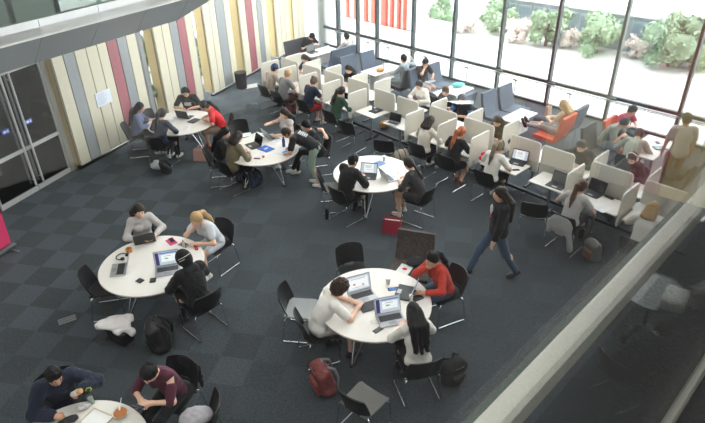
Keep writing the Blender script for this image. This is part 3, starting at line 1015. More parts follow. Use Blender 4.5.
tp = thing('lobby_lamp', 'small lit ceiling light in the dim lobby behind the glass doors', 'ceiling light', (*DP(1.3, -1.9), 3.3), da)
MB().box((0, 0, 0), (.5, .14, .06), bev=.01).build('housing', STEEL, tp); MB().box((0, 0, -.034), (.44, .1, .012)).build('diffuser', mat('lobby_diffuser', (250, 240, 220), .5, emis=4), tp)

# upper gallery on the left: undercut grey fascia, white band, glass balustrade
def vert_z(px, base, y):
    lo, hi = base[2], base[2] + 4
    for _ in range(40):
        m = (lo + hi) / 2
        d = np.array([base[0], base[1], m - CAMH]); z = d @ _fw
        if CY - FPX * (d @ _U) / z > y: lo = m
        else: hi = m
    return lo


zl, zc = 3.45, 3.95
Lo = [at(x, 74 - .303 * x if x < 179 else y, zl) for x, y in ((-84, 0), (-25, 0), (34.5, 0), (90, 0), (136, 0), (178, 0), (215, -9))]
Cy = [at(x, 47 - .264 * x, zc) for x in (-78, -17, 42.5, 101, 148, 190, 236)]
zt = vert_z(None, at(42.5, 34.5, zc), 18.5)
g = MB(); wv = MB(); back = np.array([-.9, .42, 0]) * .05; up = np.array([0, 0, zt - zc])
for i in range(6):
    m_ = lambda A_, B_, t: A_ + (B_ - A_) * t
    A_, B_, C2, D2 = m_(Lo[i], Lo[i + 1], .006), m_(Lo[i], Lo[i + 1], .994), m_(Cy[i], Cy[i + 1], .994), m_(Cy[i], Cy[i + 1], .006)
    vs = [A_, B_, C2, D2, A_ + back, B_ + back, C2 + back, D2 + back]
    g.add(vs, [(0, 1, 2, 3), (7, 6, 5, 4), (0, 4, 5, 1), (1, 5, 6, 2), (2, 6, 7, 3), (3, 7, 4, 0)])
    e = np.array([0, 0, .004]); vs = [D2 + e, C2 + e, C2 + up, D2 + up]; vs += [v + back for v in vs]
    wv.add(vs, [(0, 1, 2, 3), (7, 6, 5, 4), (0, 4, 5, 1), (1, 5, 6, 2), (2, 6, 7, 3), (3, 7, 4, 0)])
struct(g.build('wall_gallery_underside', mat('gallery_grey', (158, 163, 166), .4, .2, .05, 3)))
struct(wv.build('trim_3', mat('gallery_white', (226, 228, 230), .4)))
Cy = [Cy[0], Cy[-2], Cy[-1]]; Lo = [Lo[0], Lo[-2], Lo[-1]]
# gallery slab and its balustrade
bk = np.array([-.9, .42, 0])
slab = [Cy[0], Cy[1], Cy[2], Cy[2] + bk * 2.4, Lo[1] + bk * 2.0, Cy[0] + bk * 3.0]
struct(MB().prism([tuple(p[:2]) for p in slab], zt - .25, zt - .1).build('floor_gallery', PLASTER))
T = thing('glass_balustrade', 'glass balustrade with dark posts along the upper gallery edge', 'balustrade', tuple(Cy[0][:2]) + (zt,), 0)
gv = (Cy[1] - Cy[0]); gl = np.linalg.norm(gv); gv = gv / gl; ga = math.atan2(gv[1], gv[0])
mid = gv * gl / 2 + bk * .10
MB().box((mid[0], mid[1], .5), (gl, .014, 1.02), ga).build('glass_pane', glass_mat('gallery_glass', (.34, .42, .40), 1.6, refl=2.0), T)
MB().box((mid[0], mid[1], 1.04), (gl, .06, .05), ga, bev=.01).build('handrail', MULL, T)
for px in (8, 62):
    p = at(px, 22 if px < 20 else 13, zt); s = (p - Cy[0]) @ gv; q = gv * s + bk * .13
    MB().box((q[0], q[1], .5), (.07, .05, 1.0), ga).build('post', MULL, T)

# pink banner at the left edge
bp = at(-18, 268, 0); bq = at(16, 246, 0); bd = bq - bp; bl = np.linalg.norm(bd); ba = math.atan2(bd[1], bd[0]); bc = (bp + bq) / 2
T = thing('roll_up_banner', 'pink roll-up banner in a silver base at the left by the glass doors', 'banner', bc, ba)
MB().box((0, 0, .05), (bl, .09, .07), bev=.012).build('base', RAILM, T)
for x in (-.25, .25): MB().box((bl * x * 1.3, -.05, .012), (.05, .36, .02), bev=.005).build('foot', RAILM, T)
lean = math.radians(3)
M_ = Matrix.Rotation(lean, 3, 'X')
b_o = MB().box((0, .02, 1.05), (bl * .95, .006, 1.95), M=M_).build('banner_sheet', mat('banner_pink', (222, 62, 108), .5), T)
MB().box((-.12, -.003 + .02, .95), (.3, .004, .5), M=M_).build('banner_print', mat('banner_purple', (112, 58, 132), .5), b_o)

# window wall
SM = [-3.9, -2.85, -1.80, -.82, .85, 2.52, 4.25, 5.95, 7.70, 9.46, 11.2, 12.95]
aw = math.radians(ANG_U)
for i, s in enumerate(SM):
    p = ST(s, 4.97)
    struct(MB().box((p[0], p[1], 4.3), (.075, .17, 8.6), aw, bev=.01).build('trim_%d' % (i + 4), MULL))
    if i: MB().box((p[0] - VD[0] * .13 + UD[0] * .13, p[1] - VD[1] * .13 + UD[1] * .13, .69), (.22, .05, .07), aw, bev=.01).build('bracket', RAILM, bpy.data.objects['trim_%d' % (i + 4)])
for i in range(len(SM) - 1):
    s0, s1 = SM[i] + .04, SM[i + 1] - .04; p = ST((s0 + s1) / 2, 4.97); w = s1 - s0
    fr = MB().box((p[0], p[1], .69), (w, .12, .085), aw).box((p[0], p[1], .03), (w, .10, .06), aw).build('window_%d' % (i + 1), MULL); struct(fr)
    MB().box((p[0], p[1], .36), (w, .012, .6), aw).build('lower_pane', GLASS, fr)
    MB().box((p[0], p[1], 4.65), (w, .012, 7.85), aw).build('upper_pane', GLASS, fr)
pa, pb = ST(-3.2, 4.74), ST(13.4, 4.74); pc = (pa + pb) / 2; ln = np.linalg.norm(pb - pa)
T = thing('window_handrail', 'long silver double handrail along the window wall', 'handrail', (pc[0], pc[1], 0), aw)
MB().box((0, 0, .68), (ln, .06, .022), bev=.008).build('top_rail', RAILM, T); MB().box((0, .03, .625), (ln, .03, .018), bev=.006).build('lower_rail', RAILM, T)
for i, s in enumerate(SM[1:]):
    x = s + .78 - (-3.2) - ln / 2
    if abs(x) < ln / 2: MB().box((x, -.02, .31), (.022, .022, .62)).box((x, -.05, .60), (.16, .07, .028), bev=.006).build('post', MULL, T)
struct(MB().prism([tuple(ST(20.6, 4.95)[:2]), tuple(ST(13.0, 4.95)[:2]), tuple(ST(13.0, 5.05)[:2]), tuple(ST(20.6, 5.05)[:2])], 0, 8.6).build('wall_right', PLASTER))
for px, py, r in ((324, 43, .24), (339, 39, .15)):
    p = at(px, py, 0); struct(MB().lathe([(r, 0), (r, 8.6)], (p[0], p[1], 0), 24).build('column', mat('column_grey', (176, 182, 182), .6)))

# ---- outside
struct(MB().prism([tuple(ST(-16, 5.06)[:2]), tuple(ST(26, 5.06)[:2]), tuple(ST(30, 34)[:2]), tuple(ST(-20, 34)[:2])], -.3, -.04).build('ground_terrace', mat('pale_paving', (236, 235, 232), .8, 0, .05, 2)))
struct(MB().prism([(-14, 12), (-7.6, 12.4), (-4.5, 18.8), (-2, 23.8), (-14, 26)], -.3, -.04).build('ground_side', mat('side_paving', (120, 122, 112), .8, 0, .1, 2)))
LEAFY = [mat('leaf_green', (132, 158, 126), .6, 0, .3, 3), mat('leaf_light', (178, 196, 164), .6, 0, .3, 3), mat('leaf_pale_pink', (222, 208, 202), .6, 0, .2, 3)]  # leaf colours paled to imitate glare and haze outside


def bush(label, base, r, h, mi=0, name='bush', n=1500, leaf=.075):
    T = thing(name, label, name, base, random.uniform(0, 6))
    mb = MB(); clumps = []
    for i in range(15):
        a = random.uniform(0, 2 * PI); rr = r * math.sqrt(random.uniform(.0, .75)); z = h * random.uniform(.14, .80)
        clumps.append((rr * math.cos(a), rr * math.sin(a), z, random.uniform(.26, .42) * min(r, h)))
    for i in range(n):
        cx, cy, cz, cr = random.choice(clumps)
        v = rng.normal(size=3); v /= np.linalg.norm(v); p = np.array([cx, cy, cz]) + v * cr * random.uniform(.75, 1.1)
        if p[2] < .03: continue
        a = rng.normal(size=3); a /= np.linalg.norm(a); b = np.cross(a, v); b /= np.linalg.norm(b) + 1e-9
        l = leaf * random.uniform(.6, 1.4)
        mb.add([p - a * l, p - b * l * .5, p + a * l, p + b * l * .5], [(0, 1, 2, 3)], 1 if random.random() < .35 else 0)
    mb.build('foliage', [LEAFY[mi], LEAFY[1] if mi == 0 else LEAFY[mi]], T)
    blob('inner_foliage', LEAFY[mi], [e_((c[0], c[1], c[2]), (c[3] * .8,) * 3) for c in clumps], T, .09, .12, noise=(.03, 12))
    MB().tube([(0, 0, 0), (.03, 0, h * .35), (0, .02, h * .6)], [.06, .05, .03], 6).build('stem', mat('bark', (108, 92, 78), .9, 0, .2, 10), T)
    return T


bush('large rounded green bush outside the window, furthest right', at(668, 66), 1.15, 1.75, 0, n=2600)
bush('rounded green bush outside, between the two rightmost window posts but one', at(596, 53), .85, 1.6, 0, n=2000)
bush('green bush outside the window above the person with striped trousers', at(545, 46), .75, 1.5, 0, n=1600)
bush('green bush outside the window, fourth from the right', at(497, 31), .9, 1.4, 0, n=1400)
bush('pale green bush outside the window beyond the grey parapet block', at(436, 23), .9, 1.5, 0, n=1400)
bush('low pale pink shrub outside below the bluish wall, beside the fourth bush', at(517, 40), .6, .8, 2, n=700)
bush('low pale pink shrub outside, left of the fourth green bush', at(466, 31), .6, .8, 2, n=700)
bush('small pale pink shrub outside between two rounded green bushes', at(570, 47), .4, .7, 2, n=500)
bush('low pink shrub outside left of the large rightmost bush', at(634, 56), .45, .7, 2, n=500)
struct(MB().box((0, 0, 0), (1, 1, 1)).build('wall_parapet', mat('parapet', (190, 192, 194), .7)))
pz = at(432, 34, 0); q = bpy.data.objects['wall_parapet']; q.location = (pz[0], pz[1], .26); q.scale = (1.5, .35, .6); q.rotation_euler = (0, 0, aw)
# bluish low building beyond the bushes
b0, b1 = at(505, -2.6, 1.25), at(760, 33.5, 1.25); bv = b1 - b0; bl = np.linalg.norm(bv); bang = math.atan2(bv[1], bv[0])
T = thing('long_building', 'long low bluish building beyond the bushes outside the window', 'building', ((b0 + b1) / 2)[:2].tolist() + [0], bang)
MB().box((0, 2.1, .6), (bl, 4.2, 1.25)).build('wall', mat('bluish_facade', (158, 174, 184), .6, 0, .1, 2), T)
MB().box((0, 2.1, 1.26), (bl + .2, 4.4, .06)).build('roof', mat('pale_roof', (240, 240, 240), .8), T)
for i in range(14):
    x = -bl / 2 + bl * (i + .5) / 14
    f = MB().box((x, -.03, .62), (.55, .05, .9), bev=.01).build('window', mat('bluish_frame', (150, 164, 172), .5), T)
    MB().box((x, -.06, .62), (.45, .02, .78)).build('pane', mat('bluish_pane', (120, 140, 154), .4), f)
# neighbouring pale facade with red fins, beyond the far corner
f1 = at(413, 31, 0); f0 = f1 - np.array([UD[0], UD[1], 0]) * 9.0; fv = f1 - f0; fl = np.linalg.norm(fv); fd_ = fv / fl; fm = (f0 + f1) / 2
T = thing('neighbouring_facade', 'pale facade with thin red fins outside the far left windows', 'building', (fm[0], fm[1], 0), math.atan2(fv[1], fv[0]))
MB().box((0, 1.0, 2.0), (fl, 2.0, 4.0)).build('wall', mat('pale_facade', (226, 220, 216), .8), T)
for px, wd in ((340, .1), (349, .1), (357, .14), (367, .16), (375, .2), (385.5, .26), (393, .1), (400, .1), (406, .08)):
    d_ = _fw * FPX + _R * (px - CX) - _U * (15 - CY); n2 = np.array([-fd_[1], fd_[0]]); t_ = (n2 @ f0[:2]) / (n2 @ d_[:2]); x = float((d_[:2] * t_ - fm[:2]) @ fd_[:2])
    if abs(x) < fl / 2: MB().box((x, -.08, 2.0), (wd, .14, 4.0)).build('fin', mat('red_fin', (196, 84, 66), .6), T)
bush('leafy green plant outside the slot window in the striped wall', (-5.56, 15.6, 0), .62, 4.0, 0, n=1500)
bush('dark green plant outside the second slot window of the striped wall', (-4.85, 17.7, 0), .62, 4.0, 0, n=1200)

# ---- the photographer's glass screen: pane, dark edge strip, pale handrail, base trim, on the gallery floor edge
R0, R1 = at(480, 423, 5.45), at(705, 187, 5.45)
rd = (R1 - R0) / np.linalg.norm(R1 - R0); rn = np.array([-rd[1], rd[0], 0]); ra = math.atan2(rd[1], rd[0])
rc = R0 + rd * .4
GAL = rc - rn * .016
T = thing('glass_screen', 'tall glass screen with pale handrail and metal foot at the gallery edge, lower right', 'glass screen', (GAL[0], GAL[1], 4.4), ra)
MB().box((0, -.032, 1.9), (7.0, .012, 3.8)).build('glass_pane', glass_mat('screen_glass', (.97, .985, .98), 1.5, dust=0.0, refl=1.35), T)
MB().box((0, .0, 1.05), (7.0, .031, .045), bev=.006).build('handrail', mat('handrail_pale', (206, 205, 196), .45), T)
MB().box((0, .022, 1.045), (7.0, .012, .030)).build('rail_seat', mat('rail_seat_green', (58, 72, 66), .4), T)
MB().box((0, -.024, .55), (7.0, .002, .95)).build('dusty_film', glass_mat('dusty_glass', (.74, .77, .76), 1.02, dust=.05, refl=0.0), T)
MB().box((0, -.02, .02), (7.0, .07, .05), bev=.008).build('base_trim', mat('foot_metal', (128, 130, 126), .4, .6), T)
g0 = R0 - rd * 2.2 - rn * .03; g1 = R0 + rd * 3.2 - rn * .03
struct(MB().prism([tuple(g0[:2]), tuple((g0 - rn * 3.5)[:2]), tuple((g1 - rn * 3.5)[:2]), tuple(g1[:2])], 4.05, 4.4).build('floor_gallery_near', mat('gallery_carpet', (44, 44, 46), .95, 0, .5, 60, .6)))
# striped cladding at the end of the photographer's gallery (the glass mirrors it)
ca_, cb_ = np.array([3.35, 1.02]), np.array([2.3, 2.36])
dv = (cb_ - ca_) / np.linalg.norm(cb_ - ca_); mb = MB(); x = 0.0; seq = [0, 3, 2, 0, 0, 1, 2, 3, 0, 1]; i = 0; Ltot = np.linalg.norm(cb_ - ca_)
while x < Ltot - .05:
    c = ca_ + dv * (x + .085); mb.box((c[0], c[1], 5.9), (.165, .05, 3.0), math.atan2(dv[1], dv[0]), seq[i % 10]); x += .17; i += 1
struct(mb.build('wall_gallery', [CREAM, PGREY, PRED, PTAN]))

# ------------------------------------------------------------------ light
w = bpy.data.worlds.new('sky'); SC.world = w; w.use_nodes = True
w.node_tree.nodes['Background'].inputs['Color'].default_value = (.93, .97, 1.0, 1)
w.node_tree.nodes['Background'].inputs['Strength'].default_value = 6.0


def area(name, loc, size, power, col=(1, .97, .93)):
    l = bpy.data.lights.new(name, 'AREA'); l.shape = 'RECTANGLE'; l.size, l.size_y = size; l.energy = power; l.color = col
    o = bpy.data.objects.new(name, l); COL.objects.link(o); o.location = loc
    return o


for x in (-5, 0, 5, 10):
    for y in (1.5, 6, 10.5, 15):
        if x == 10 and y > 8 or (x == -5 and y > 12): continue
        area('ceiling_lamp', (x, y, 8.55), (1.6, 1.6), 70)
area('gallery_fill', (1.9, .6, 8.0), (1.0, 1.0), 40)  # unseen fill added to brighten the gallery cladding mirrored in the glass
SC.view_settings.view_transform = 'Standard'; SC.view_settings.look = 'None'; SC.view_settings.gamma = 1.0
SC.view_settings.use_curve_mapping = False
SC.view_settings.exposure = 0.36


# ================================================================== tables, people and what they brought
TC = dict(T1=(-4.12, 13.15), T2=(-1.95, 11.50), T3=(.43, 10.28), T4=(-3.15, 7.32), T5=(.29, 6.30), T6=(-3.0, 3.84), T7=(3.95, 6.55))
table_at(*TC['T5'], .2, 'round white table with three laptops, person in the red sweater at its side')
table_at(*TC['T4'], .14, 'round white table of the people in grey sweater, pale dress and black hood')
table_at(*TC['T3'], .5, 'round white table with two laptops between the dark jacket and the braided hair')
table_at(*TC['T2'], .1, 'round white table covered in papers, with the person bending over it')
table_at(*TC['T1'], .35, 'round white table nearest the striped wall, with the headphone wearer')
table_at(*TC['T6'], .3, 'round white table with the food bowl at the bottom left')

C_ = cloth
WHITE_T = C_('white', (236, 232, 226), .05); BLACK_T = C_('black', (30, 30, 33)); NAVY_T = C_('navy', (38, 46, 66)); GREY_T = C_('light_grey', (188, 184, 182), .1)
MID_T = C_('mid_grey', (126, 126, 128)); RED_T = C_('red', (222, 50, 56)); REDKNIT = C_('red_knit', (188, 62, 50), .2); OLIVE_T = C_('olive', (112, 104, 82)); DENIM = C_('denim', (70, 88, 112), .2)
DENIMSHIRT = C_('denim_shirt', (104, 114, 146), .15); GREEN_T = C_('green', (58, 88, 70)); BURG = C_('burgundy', (84, 40, 56)); KHAKI = C_('khaki', (160, 142, 122)); GREYGREEN = C_('grey_green', (142, 158, 146))
BEIGE_T = C_('beige', (178, 164, 152)); DGREY_T = C_('dark_grey', (58, 56, 58)); BLACKP_T = C_('black_trousers', (28, 28, 31)); REDSH = C_('red_shorts', (206, 52, 50)); PINKT = C_('pink', (206, 72, 104)); STRIPE = C_('stripes', (110, 110, 112), .1)
PUFF = C_('puffer_navy', (34, 40, 58)); CREAMT = C_('cream', (226, 218, 206), .08); BROWNT = C_('brown', (104, 72, 66)); SAGE = C_('sage', (150, 154, 140)); JEANS_L = C_('pale_jeans', (150, 164, 178), .2)
SH_W = mat('shoe_white', (226, 222, 216), .6); SH_B = mat('shoe_black', (28, 28, 30), .5); SH_G = mat('shoe_grey', (140, 140, 142), .6); SH_BR = mat('shoe_brown', (110, 70, 52), .6)

_nt = STRIPE.node_tree; _w = _nt.nodes.new('ShaderNodeTexWave'); _w.inputs['Scale'].default_value = 9; _w.inputs['Distortion'].default_value = .4; _w.bands_direction = 'Y'
_tc = [q for q in _nt.nodes if q.type == 'TEX_COORD'][0]; _mx = [q for q in _nt.nodes if q.type == 'MIX'][0]
_nt.links.new(_tc.outputs['Object'], _w.inputs['Vector']); _nt.links.new(_w.outputs['Fac'], _mx.inputs['Factor'])
_mx.inputs['A'].default_value = rgb(62, 62, 66); _mx.inputs['B'].default_value = rgb(196, 192, 188)

# ---- main table
P = person('white', 'person with curly hair in white T-shirt and grey shorts typing at the table', head=(340, 288), to=TC['T5'], lean=(16, 34), look=(28, 0, 0), shirt=WHITE_T, sleeve=.42, pants=GREY_T, leglen=.45, hair='curly', hm=hairm('curly', (62, 44, 34)), skin=0, shoe=SH_B, wr=((.08, .56, .775), (-.10, .52, .775)), feet=((.20, .40, .085), (-.14, .20, .085)))
seat_chair(P, 'black sled chair under the curly-haired person in white T-shirt')
P = person('w2', 'person with long black hair in white shirt typing on the silver laptop', head=(413.5, 312), face=104, lean=(8, 22), look=(30, 0, 0), shirt=WHITE_T, sleeve=.9, pants=BLACKP_T, hair='long', hm=H_BLACK, female=True, shoe=SH_B, wr=((.10, .44, .775), (-.11, .43, .775)))
seat_chair(P, 'black sled chair under the long-haired person in white shirt')
P = person('red', 'person in red sweater with dark ponytail resting chin on one hand', head=(432, 259), to=(TC['T5'][0] - .15, TC['T5'][1] - .05), lean=(14, 26), look=(14, 10, 0), shirt=REDKNIT, sleeve=.95, pants=DENIM, hair='ponytail', hm=H_BLACK, skin=1, female=True, shoe=SH_B, wr=((.02, .30, 1.02), (-.22, .50, .785)))
seat_chair(P, 'black sled chair under the person in the red sweater')

chair_at(at(354, 272, .45), math.radians(-72) - PI / 2, 'empty black chair at the far side of the table with three laptops')
chair_at(at(301, 309, .45), math.radians(-8) - PI / 2, 'empty chair with shiny grey seat beside the curly-haired person', 'shiny')
chair_at(at(364, 401, .45), math.radians(50) - PI / 2, 'empty chair with grey upholstered seat alone at the bottom of the photo', 'grey')


def make_lounge_chair(m, w=.62, legs=True):
    def mk():
        T = thing('lounge_chair', '', 'lounge chair')

        def seat(u, v): return (u * w / 2, -.22 + .52 * v, .405 - .02 * (1 - v) - .03 * max(0, (v - .85) / .15) ** 2)
        MB().shell(seat, 4, 8, .09).build('seat', m, T)

        def back(u, v): return (u * w / 2 * (1 - .04 * v), -.22 - .17 * v - .02 * math.sin(PI * v), .36 + .64 * v)
        MB().shell(back, 4, 8, .075).build('backrest', m, T)
        for sx in (1, -1):
            for sy, yy in ((1, .24), (-1, -.22)):
                MB().tube([(sx * (w / 2 - .06), yy * .85, .37), (sx * (w / 2 - .04), yy, .01)], .013, 7).build('leg', CHROME, T)
        return T
    return mk


def lounge(key, m, s, t, face, label, w=.62, cat='lounge chair', name=None):
    """face +1 looks along +s, -1 looks back; s is where the top of the back stands"""
    p = ST(s + face * .39, t); a = math.radians(ANG_U if face > 0 else ANG_U + 180) - PI / 2
    return place('lounge_' + key, make_lounge_chair(m, w), label, cat, p, a)


p = at(405, 262, .43)
place('lounge_brown', make_lounge_chair(BROWNWEAVE, .70), 'square lounge chair in brown woven fabric beside the person in red sweater', 'lounge chair', (p[0] + .10, p[1] - .05, 0), math.radians(-108) - PI / 2).scale = (.92, .92, .84)
blob('folded_jacket', C_('charcoal_jacket', (44, 46, 52)), [e_((0, 0, .05), (.15, .1, .055)), c_((-.12, .05, .05), (.1, .12, .05), .04)], None, .012, .03, noise=(.01, 40), loc=at(415, 262, .42) + np.array([.02, .0, -.045]), rz=.6)
tag(bpy.data.objects['folded_jacket'], 'dark folded jacket lying on the brown woven chair', 'jacket')
sheet('white sheet with a red mark lying on the brown woven chair', (404, 270), 60, z=.383, lines=0)
o = bpy.data.objects['paper_sheet']; MB().ball((.0, .03, .004), (.045, .035, .006), 10).build('red_mark', RED_T, o)

laptop((363, 297), 112, 'silver laptop showing a slide, in front of the curly-haired person', 'silver', 'slide').scale = (1.12, 1.12, 1.12)
o = tag(MB().box((0, 0, .006), (.30, .20, .012), bev=.005).build('dark_folder', mat('dark_folder', (36, 40, 46), .5), None, at(370, 306, .7315), math.radians(112) - PI / 2), 'dark case under the slide laptop on the table', 'case')
laptop((391, 320), 104, 'silver laptop with a web page open, used by the person in white shirt', 'silver', 'page').scale = (1.1, 1.1, 1.1)
bpy.data.objects['dark_folder'].location.z = .7315
laptop((404, 293), -20, 'grey laptop in front of the person in red sweater', 'dark', 'shot')
cup('pale takeaway cup with lid near the middle of the table with three laptops', (388, 284))
flat('phone', 'black phone with blue screen lying beside the takeaway cup', 'phone', (393, 289), (.075, .15), SCRN, heading=10, extra=('phone_screen', (.066, .12), mat('blue_screen', (70, 110, 170), .2, emis=.3)))
flat('phone', 'black phone lying by the left edge of the web-page laptop', 'phone', (378, 330), (.075, .15), SCRN, heading=40, extra=('phone_screen', (.066, .13), SCR_OFF))
mb = MB(); mb.tube([(.05 * math.cos(a) * (1 + .3 * math.sin(3 * a)), .035 * math.sin(a), .004) for a in np.linspace(0, 5.6, 22)], .0022, 5)
for a in (0, 5.6): mb.ball((.05 * math.cos(a), .035 * math.sin(a), .006), .007, 8)
tag(mb.build('earphones', PAPER, None, at(374, 322, .7315)), 'white coiled earphones beside the web-page laptop', 'earphones')
flat('notebook', 'dark notebook under the hand of the person in red sweater', 'notebook', (415, 296), (.16, .22), mat('charcoal_cover', (62, 64, 68), .6), heading=-60, h=.014)
cup('small white cup beside the dark notebook of the person in red', (411, 300), (232, 230, 226), h=.085, r=.03)
backpack('dark red and grey backpack under the curly-haired person', (327, 388), (122, 58, 56), 205, -12, 1.15, (140, 66, 60), strap=(128, 128, 132))
backpack('black backpack standing beside the chair of the person in white shirt', (449, 378), (30, 29, 30), 300, -16, 1.08, (58, 52, 46))

# ---- table with the black hood
P = person('g', 'person with long dark hair in light grey sweater behind a black laptop', head=(139, 211), to=(TC['T4'][0] + .15, TC['T4'][1]), lean=(6, 14), look=(12, 0, 0), shirt=GREY_T, sleeve=.95, pants=DENIM, hair='long', hm=H_DARK, female=True, shoe=SH_W, wr=((.12, .36, .80), (-.13, .36, .80)))
seat_chair(P, 'black sled chair under the person in light grey sweater, behind the table')
P = person('b', 'person with blond ponytail in pale grey dress leaning on one elbow', head=(196.5, 219), to=(TC['T4'][0] + .1, TC['T4'][1] - .1), lean=(18, 30), look=(24, 0, 0), shirt=C_('pale_grey_dress', (206, 208, 214), .08), sleeve=.35, pants=C_('pale_grey_dress', (206, 208, 214)), leglen=.35, hair='ponytail', hm=H_BLOND, female=True, shoe=SH_W, wr=((.03, .34, 1.0), (-.12, .46, .785)))
seat_chair(P, 'black sled chair under the person in the pale grey dress')
P = person('h', 'person in black hooded top with striped black cap, seen from behind', head=(183.5, 259), to=(TC['T4'][0] + .05, TC['T4'][1] + .1), lean=(10, 22), look=(24, 12, 0), shirt=BLACK_T, sleeve=.98, puffy=.012, pants=BLACKP_T, hair='short', hm=H_BLACK, shoe=SH_B, wr=((.12, .42, .775), (-.12, .42, .775)))
HC, MH = P['HC'], P['MH']
nrm = MH @ np.array([0, .80, -.6]); off = nrm @ (HC + MH @ np.array([0, .075, .03]))
hd = blob('hood', BLACK_T, [e_(HC + MH @ np.array([0, -.018, .008]), (.115, .132, .15), MH), c_(P['NB'] + np.array([.06, -.05, .0]), P['NB'] + np.array([-.06, -.05, .0]), .075)], P['T'], .0135, .04, [(nrm, off)])
for q in (-.02, .012): MB().tube([HC + MH @ np.array([.118 * math.sin(a), -.018 - .134 * math.cos(a) * .92, .03 + q + .05 * math.cos(a) * .3]) for a in np.linspace(-1.3, 1.3, 12)], .006, 6).build('hood_stripe', GREY_T, hd)
seat_chair(P, 'black sled chair under the person in the black hooded top')
chair_at(at(106, 288, .45), math.radians(12) - PI / 2, 'empty black chair at the left edge of the black-hood table')
laptop((145, 240), -68, 'black laptop seen from behind, lid towards the camera', 'dark', 'off')
laptop((168, 271), 105, 'laptop with a bright screen in front of the person in black hood', 'silver', 'page')
laptop((119, 270), 12, 'open silver laptop at the left edge of the black-hood table', 'silver', 'off')
flat('wallet', 'black wallet lying open on the table, left of a square one', 'wallet', (140, 281), (.11, .09), mat('wallet_black', (34, 33, 35), .6), heading=60, h=.014, bev=.004, extra=('flap', (.05, .08), mat('wallet_flap', (48, 46, 48), .6)))
flat('wallet', 'square black wallet on the table nearest the bright laptop', 'wallet', (153, 280.5), (.09, .11), mat('wallet_black', (34, 33, 35), .6), heading=100, h=.014, bev=.004, extra=('flap', (.08, .05), mat('wallet_flap', (48, 46, 48), .6)))


def snack(T):
    MB().lathe([(.03, 0), (.045, .004), (.055, .07), (.05, .075), (.004, .06)], n=12).build('paper_pouch', mat('orange_pouch', (206, 140, 70), .6), T)
    MB().ball((0, 0, .075), (.035, .035, .022), 8).build('snack', mat('snack_brown', (150, 92, 46), .7), T)


simple('snack_pouch', 'small orange snack pouch beside the black laptop', 'snack', (129.5, 252), .7315, snack)


def phones(T):
    MB().tube([(.085 * math.cos(a), .085 * math.sin(a), .02) for a in np.linspace(.4, 5.2, 18)], .009, 7).build('headband', BLACKP, T)
    for a in (.4, 5.2): MB().ball((.085 * math.cos(a), .085 * math.sin(a), .028), (.035, .035, .027), 10).build('ear_cup', BLACKP, T)


simple('headphones', 'black headphones lying on the table by the open silver laptop', 'headphones', (122, 257.5), .7315, phones)
flat('phone', 'phone in a pink case lying by the black laptop', 'phone', (172, 241), (.08, .155), mat('pink_case', (216, 70, 122), .5), heading=-55, h=.012, extra=('phone_screen', (.066, .13), SCR_OFF))
flat('notebook', 'pink notebook under the phone by the black laptop', 'notebook', (171.5, 241.8), (.13, .20), mat('pink_cover', (220, 92, 140), .6), heading=-50, h=.008)
bpy.data.objects['phone.002'].location.z += .0095
flat('calculator', 'grey calculator in front of the blond-haired person', 'calculator', (184, 245), (.10, .18), mat('calc_grey', (124, 128, 130), .5), heading=-30, h=.012, extra=('calc_keys', (.08, .10), KEYS))
flat('pencil_case', 'narrow red pencil case in front of the blond-haired person', 'pencil case', (196, 248), (.05, .16), mat('case_red', (178, 48, 54), .6), heading=-65, h=.022, bev=.008, extra=('zip', (.006, .13), STEEL))
bottle('small bottle with red cap beside the calculator', (184, 247), (190, 190, 188), h=.13, r=.022, capc=(206, 40, 50))
backpack('black backpack under the chair of the person in black hood', (166, 346), (28, 28, 30), 190, -14, 1.25, None)


def jb(T):
    blob('bag', mat('black_bag', (28, 28, 31), .6, 0, .2, 30, .3), [b_((0, 0, .12), (.13, .07, .07), .05)], T, .014, .03, [((0, 0, -1), -.002)], (.006, 35))
    MB().tube([(-.1, -.1, .12), (-.22, -.22, .03), (-.36, -.22, .012), (-.42, -.1, .012)], .011, 6).build('strap', BLACKP, T)


simple('shoulder_bag', 'black shoulder bag on the floor under the white jacket', 'bag', (122, 340), 0, jb, 60)
blob('white_jacket', C_('white_jacket', (226, 220, 220), .06), [e_((-.02, .02, .04), (.26, .15, .05)), c_((-.22, -.02, .02), (.2, .06, .06), .055), c_((.1, -.06, .02), (.24, -.16, -.05), .06, .05), c_((-.05, -.05, .03), (.05, -.16, -.02), .05)], None, .014, .04, noise=(.016, 30), loc=at(116, 325, .27), rz=.2)
tag(bpy.data.objects['white_jacket'], 'crumpled white jacket lying over the black bag on the floor', 'jacket')

# ---- bottom left table
P = person('puffer', 'person with glasses in navy puffer jacket holding a wrapped burrito', head=(54, 376), to=(TC['T6'][0] + .25, TC['T6'][1] - .1), lean=(10, 22), look=(22, 10, 0), shirt=PUFF, sleeve=.97, puffy=.022, pants=BLACKP_T, hair='short', hm=H_BLACK, skin=1, shoe=SH_B, wr=((.14, .42, .79), (-.20, .36, .93)), fist=True, step=.0125)
HC, MH, T = P['HC'], P['MH'], P['T']
gm = MB()
for sx in (1, -1):
    gm.tube([HC + MH @ np.array([sx * .031 + .021 * math.cos(a), .1, .002 + .016 * math.sin(a)]) for a in np.linspace(0, 2 * PI, 13)[:-1]], .0025, 5, closed=True)
    gm.tube([HC + MH @ np.array([sx * .052, .098, .004]), HC + MH @ np.array([sx * .082, .0, .004])], .0025, 5)
gm.tube([HC + MH @ np.array([-.01, .101, .004]), HC + MH @ np.array([.01, .101, .004])], .0025, 5)
gm.build('glasses', mat('glasses_frame', (40, 40, 44), .3), T)
seat_chair(P, 'black sled chair under the person in navy puffer jacket')
hw = P['w'](P['arms'][0][2] + np.array([-.02, .10, .035])); hw2 = P['w'](P['arms'][1][2] + np.array([.05, .09, .0]))
bp_ = at(76, 388, .93)


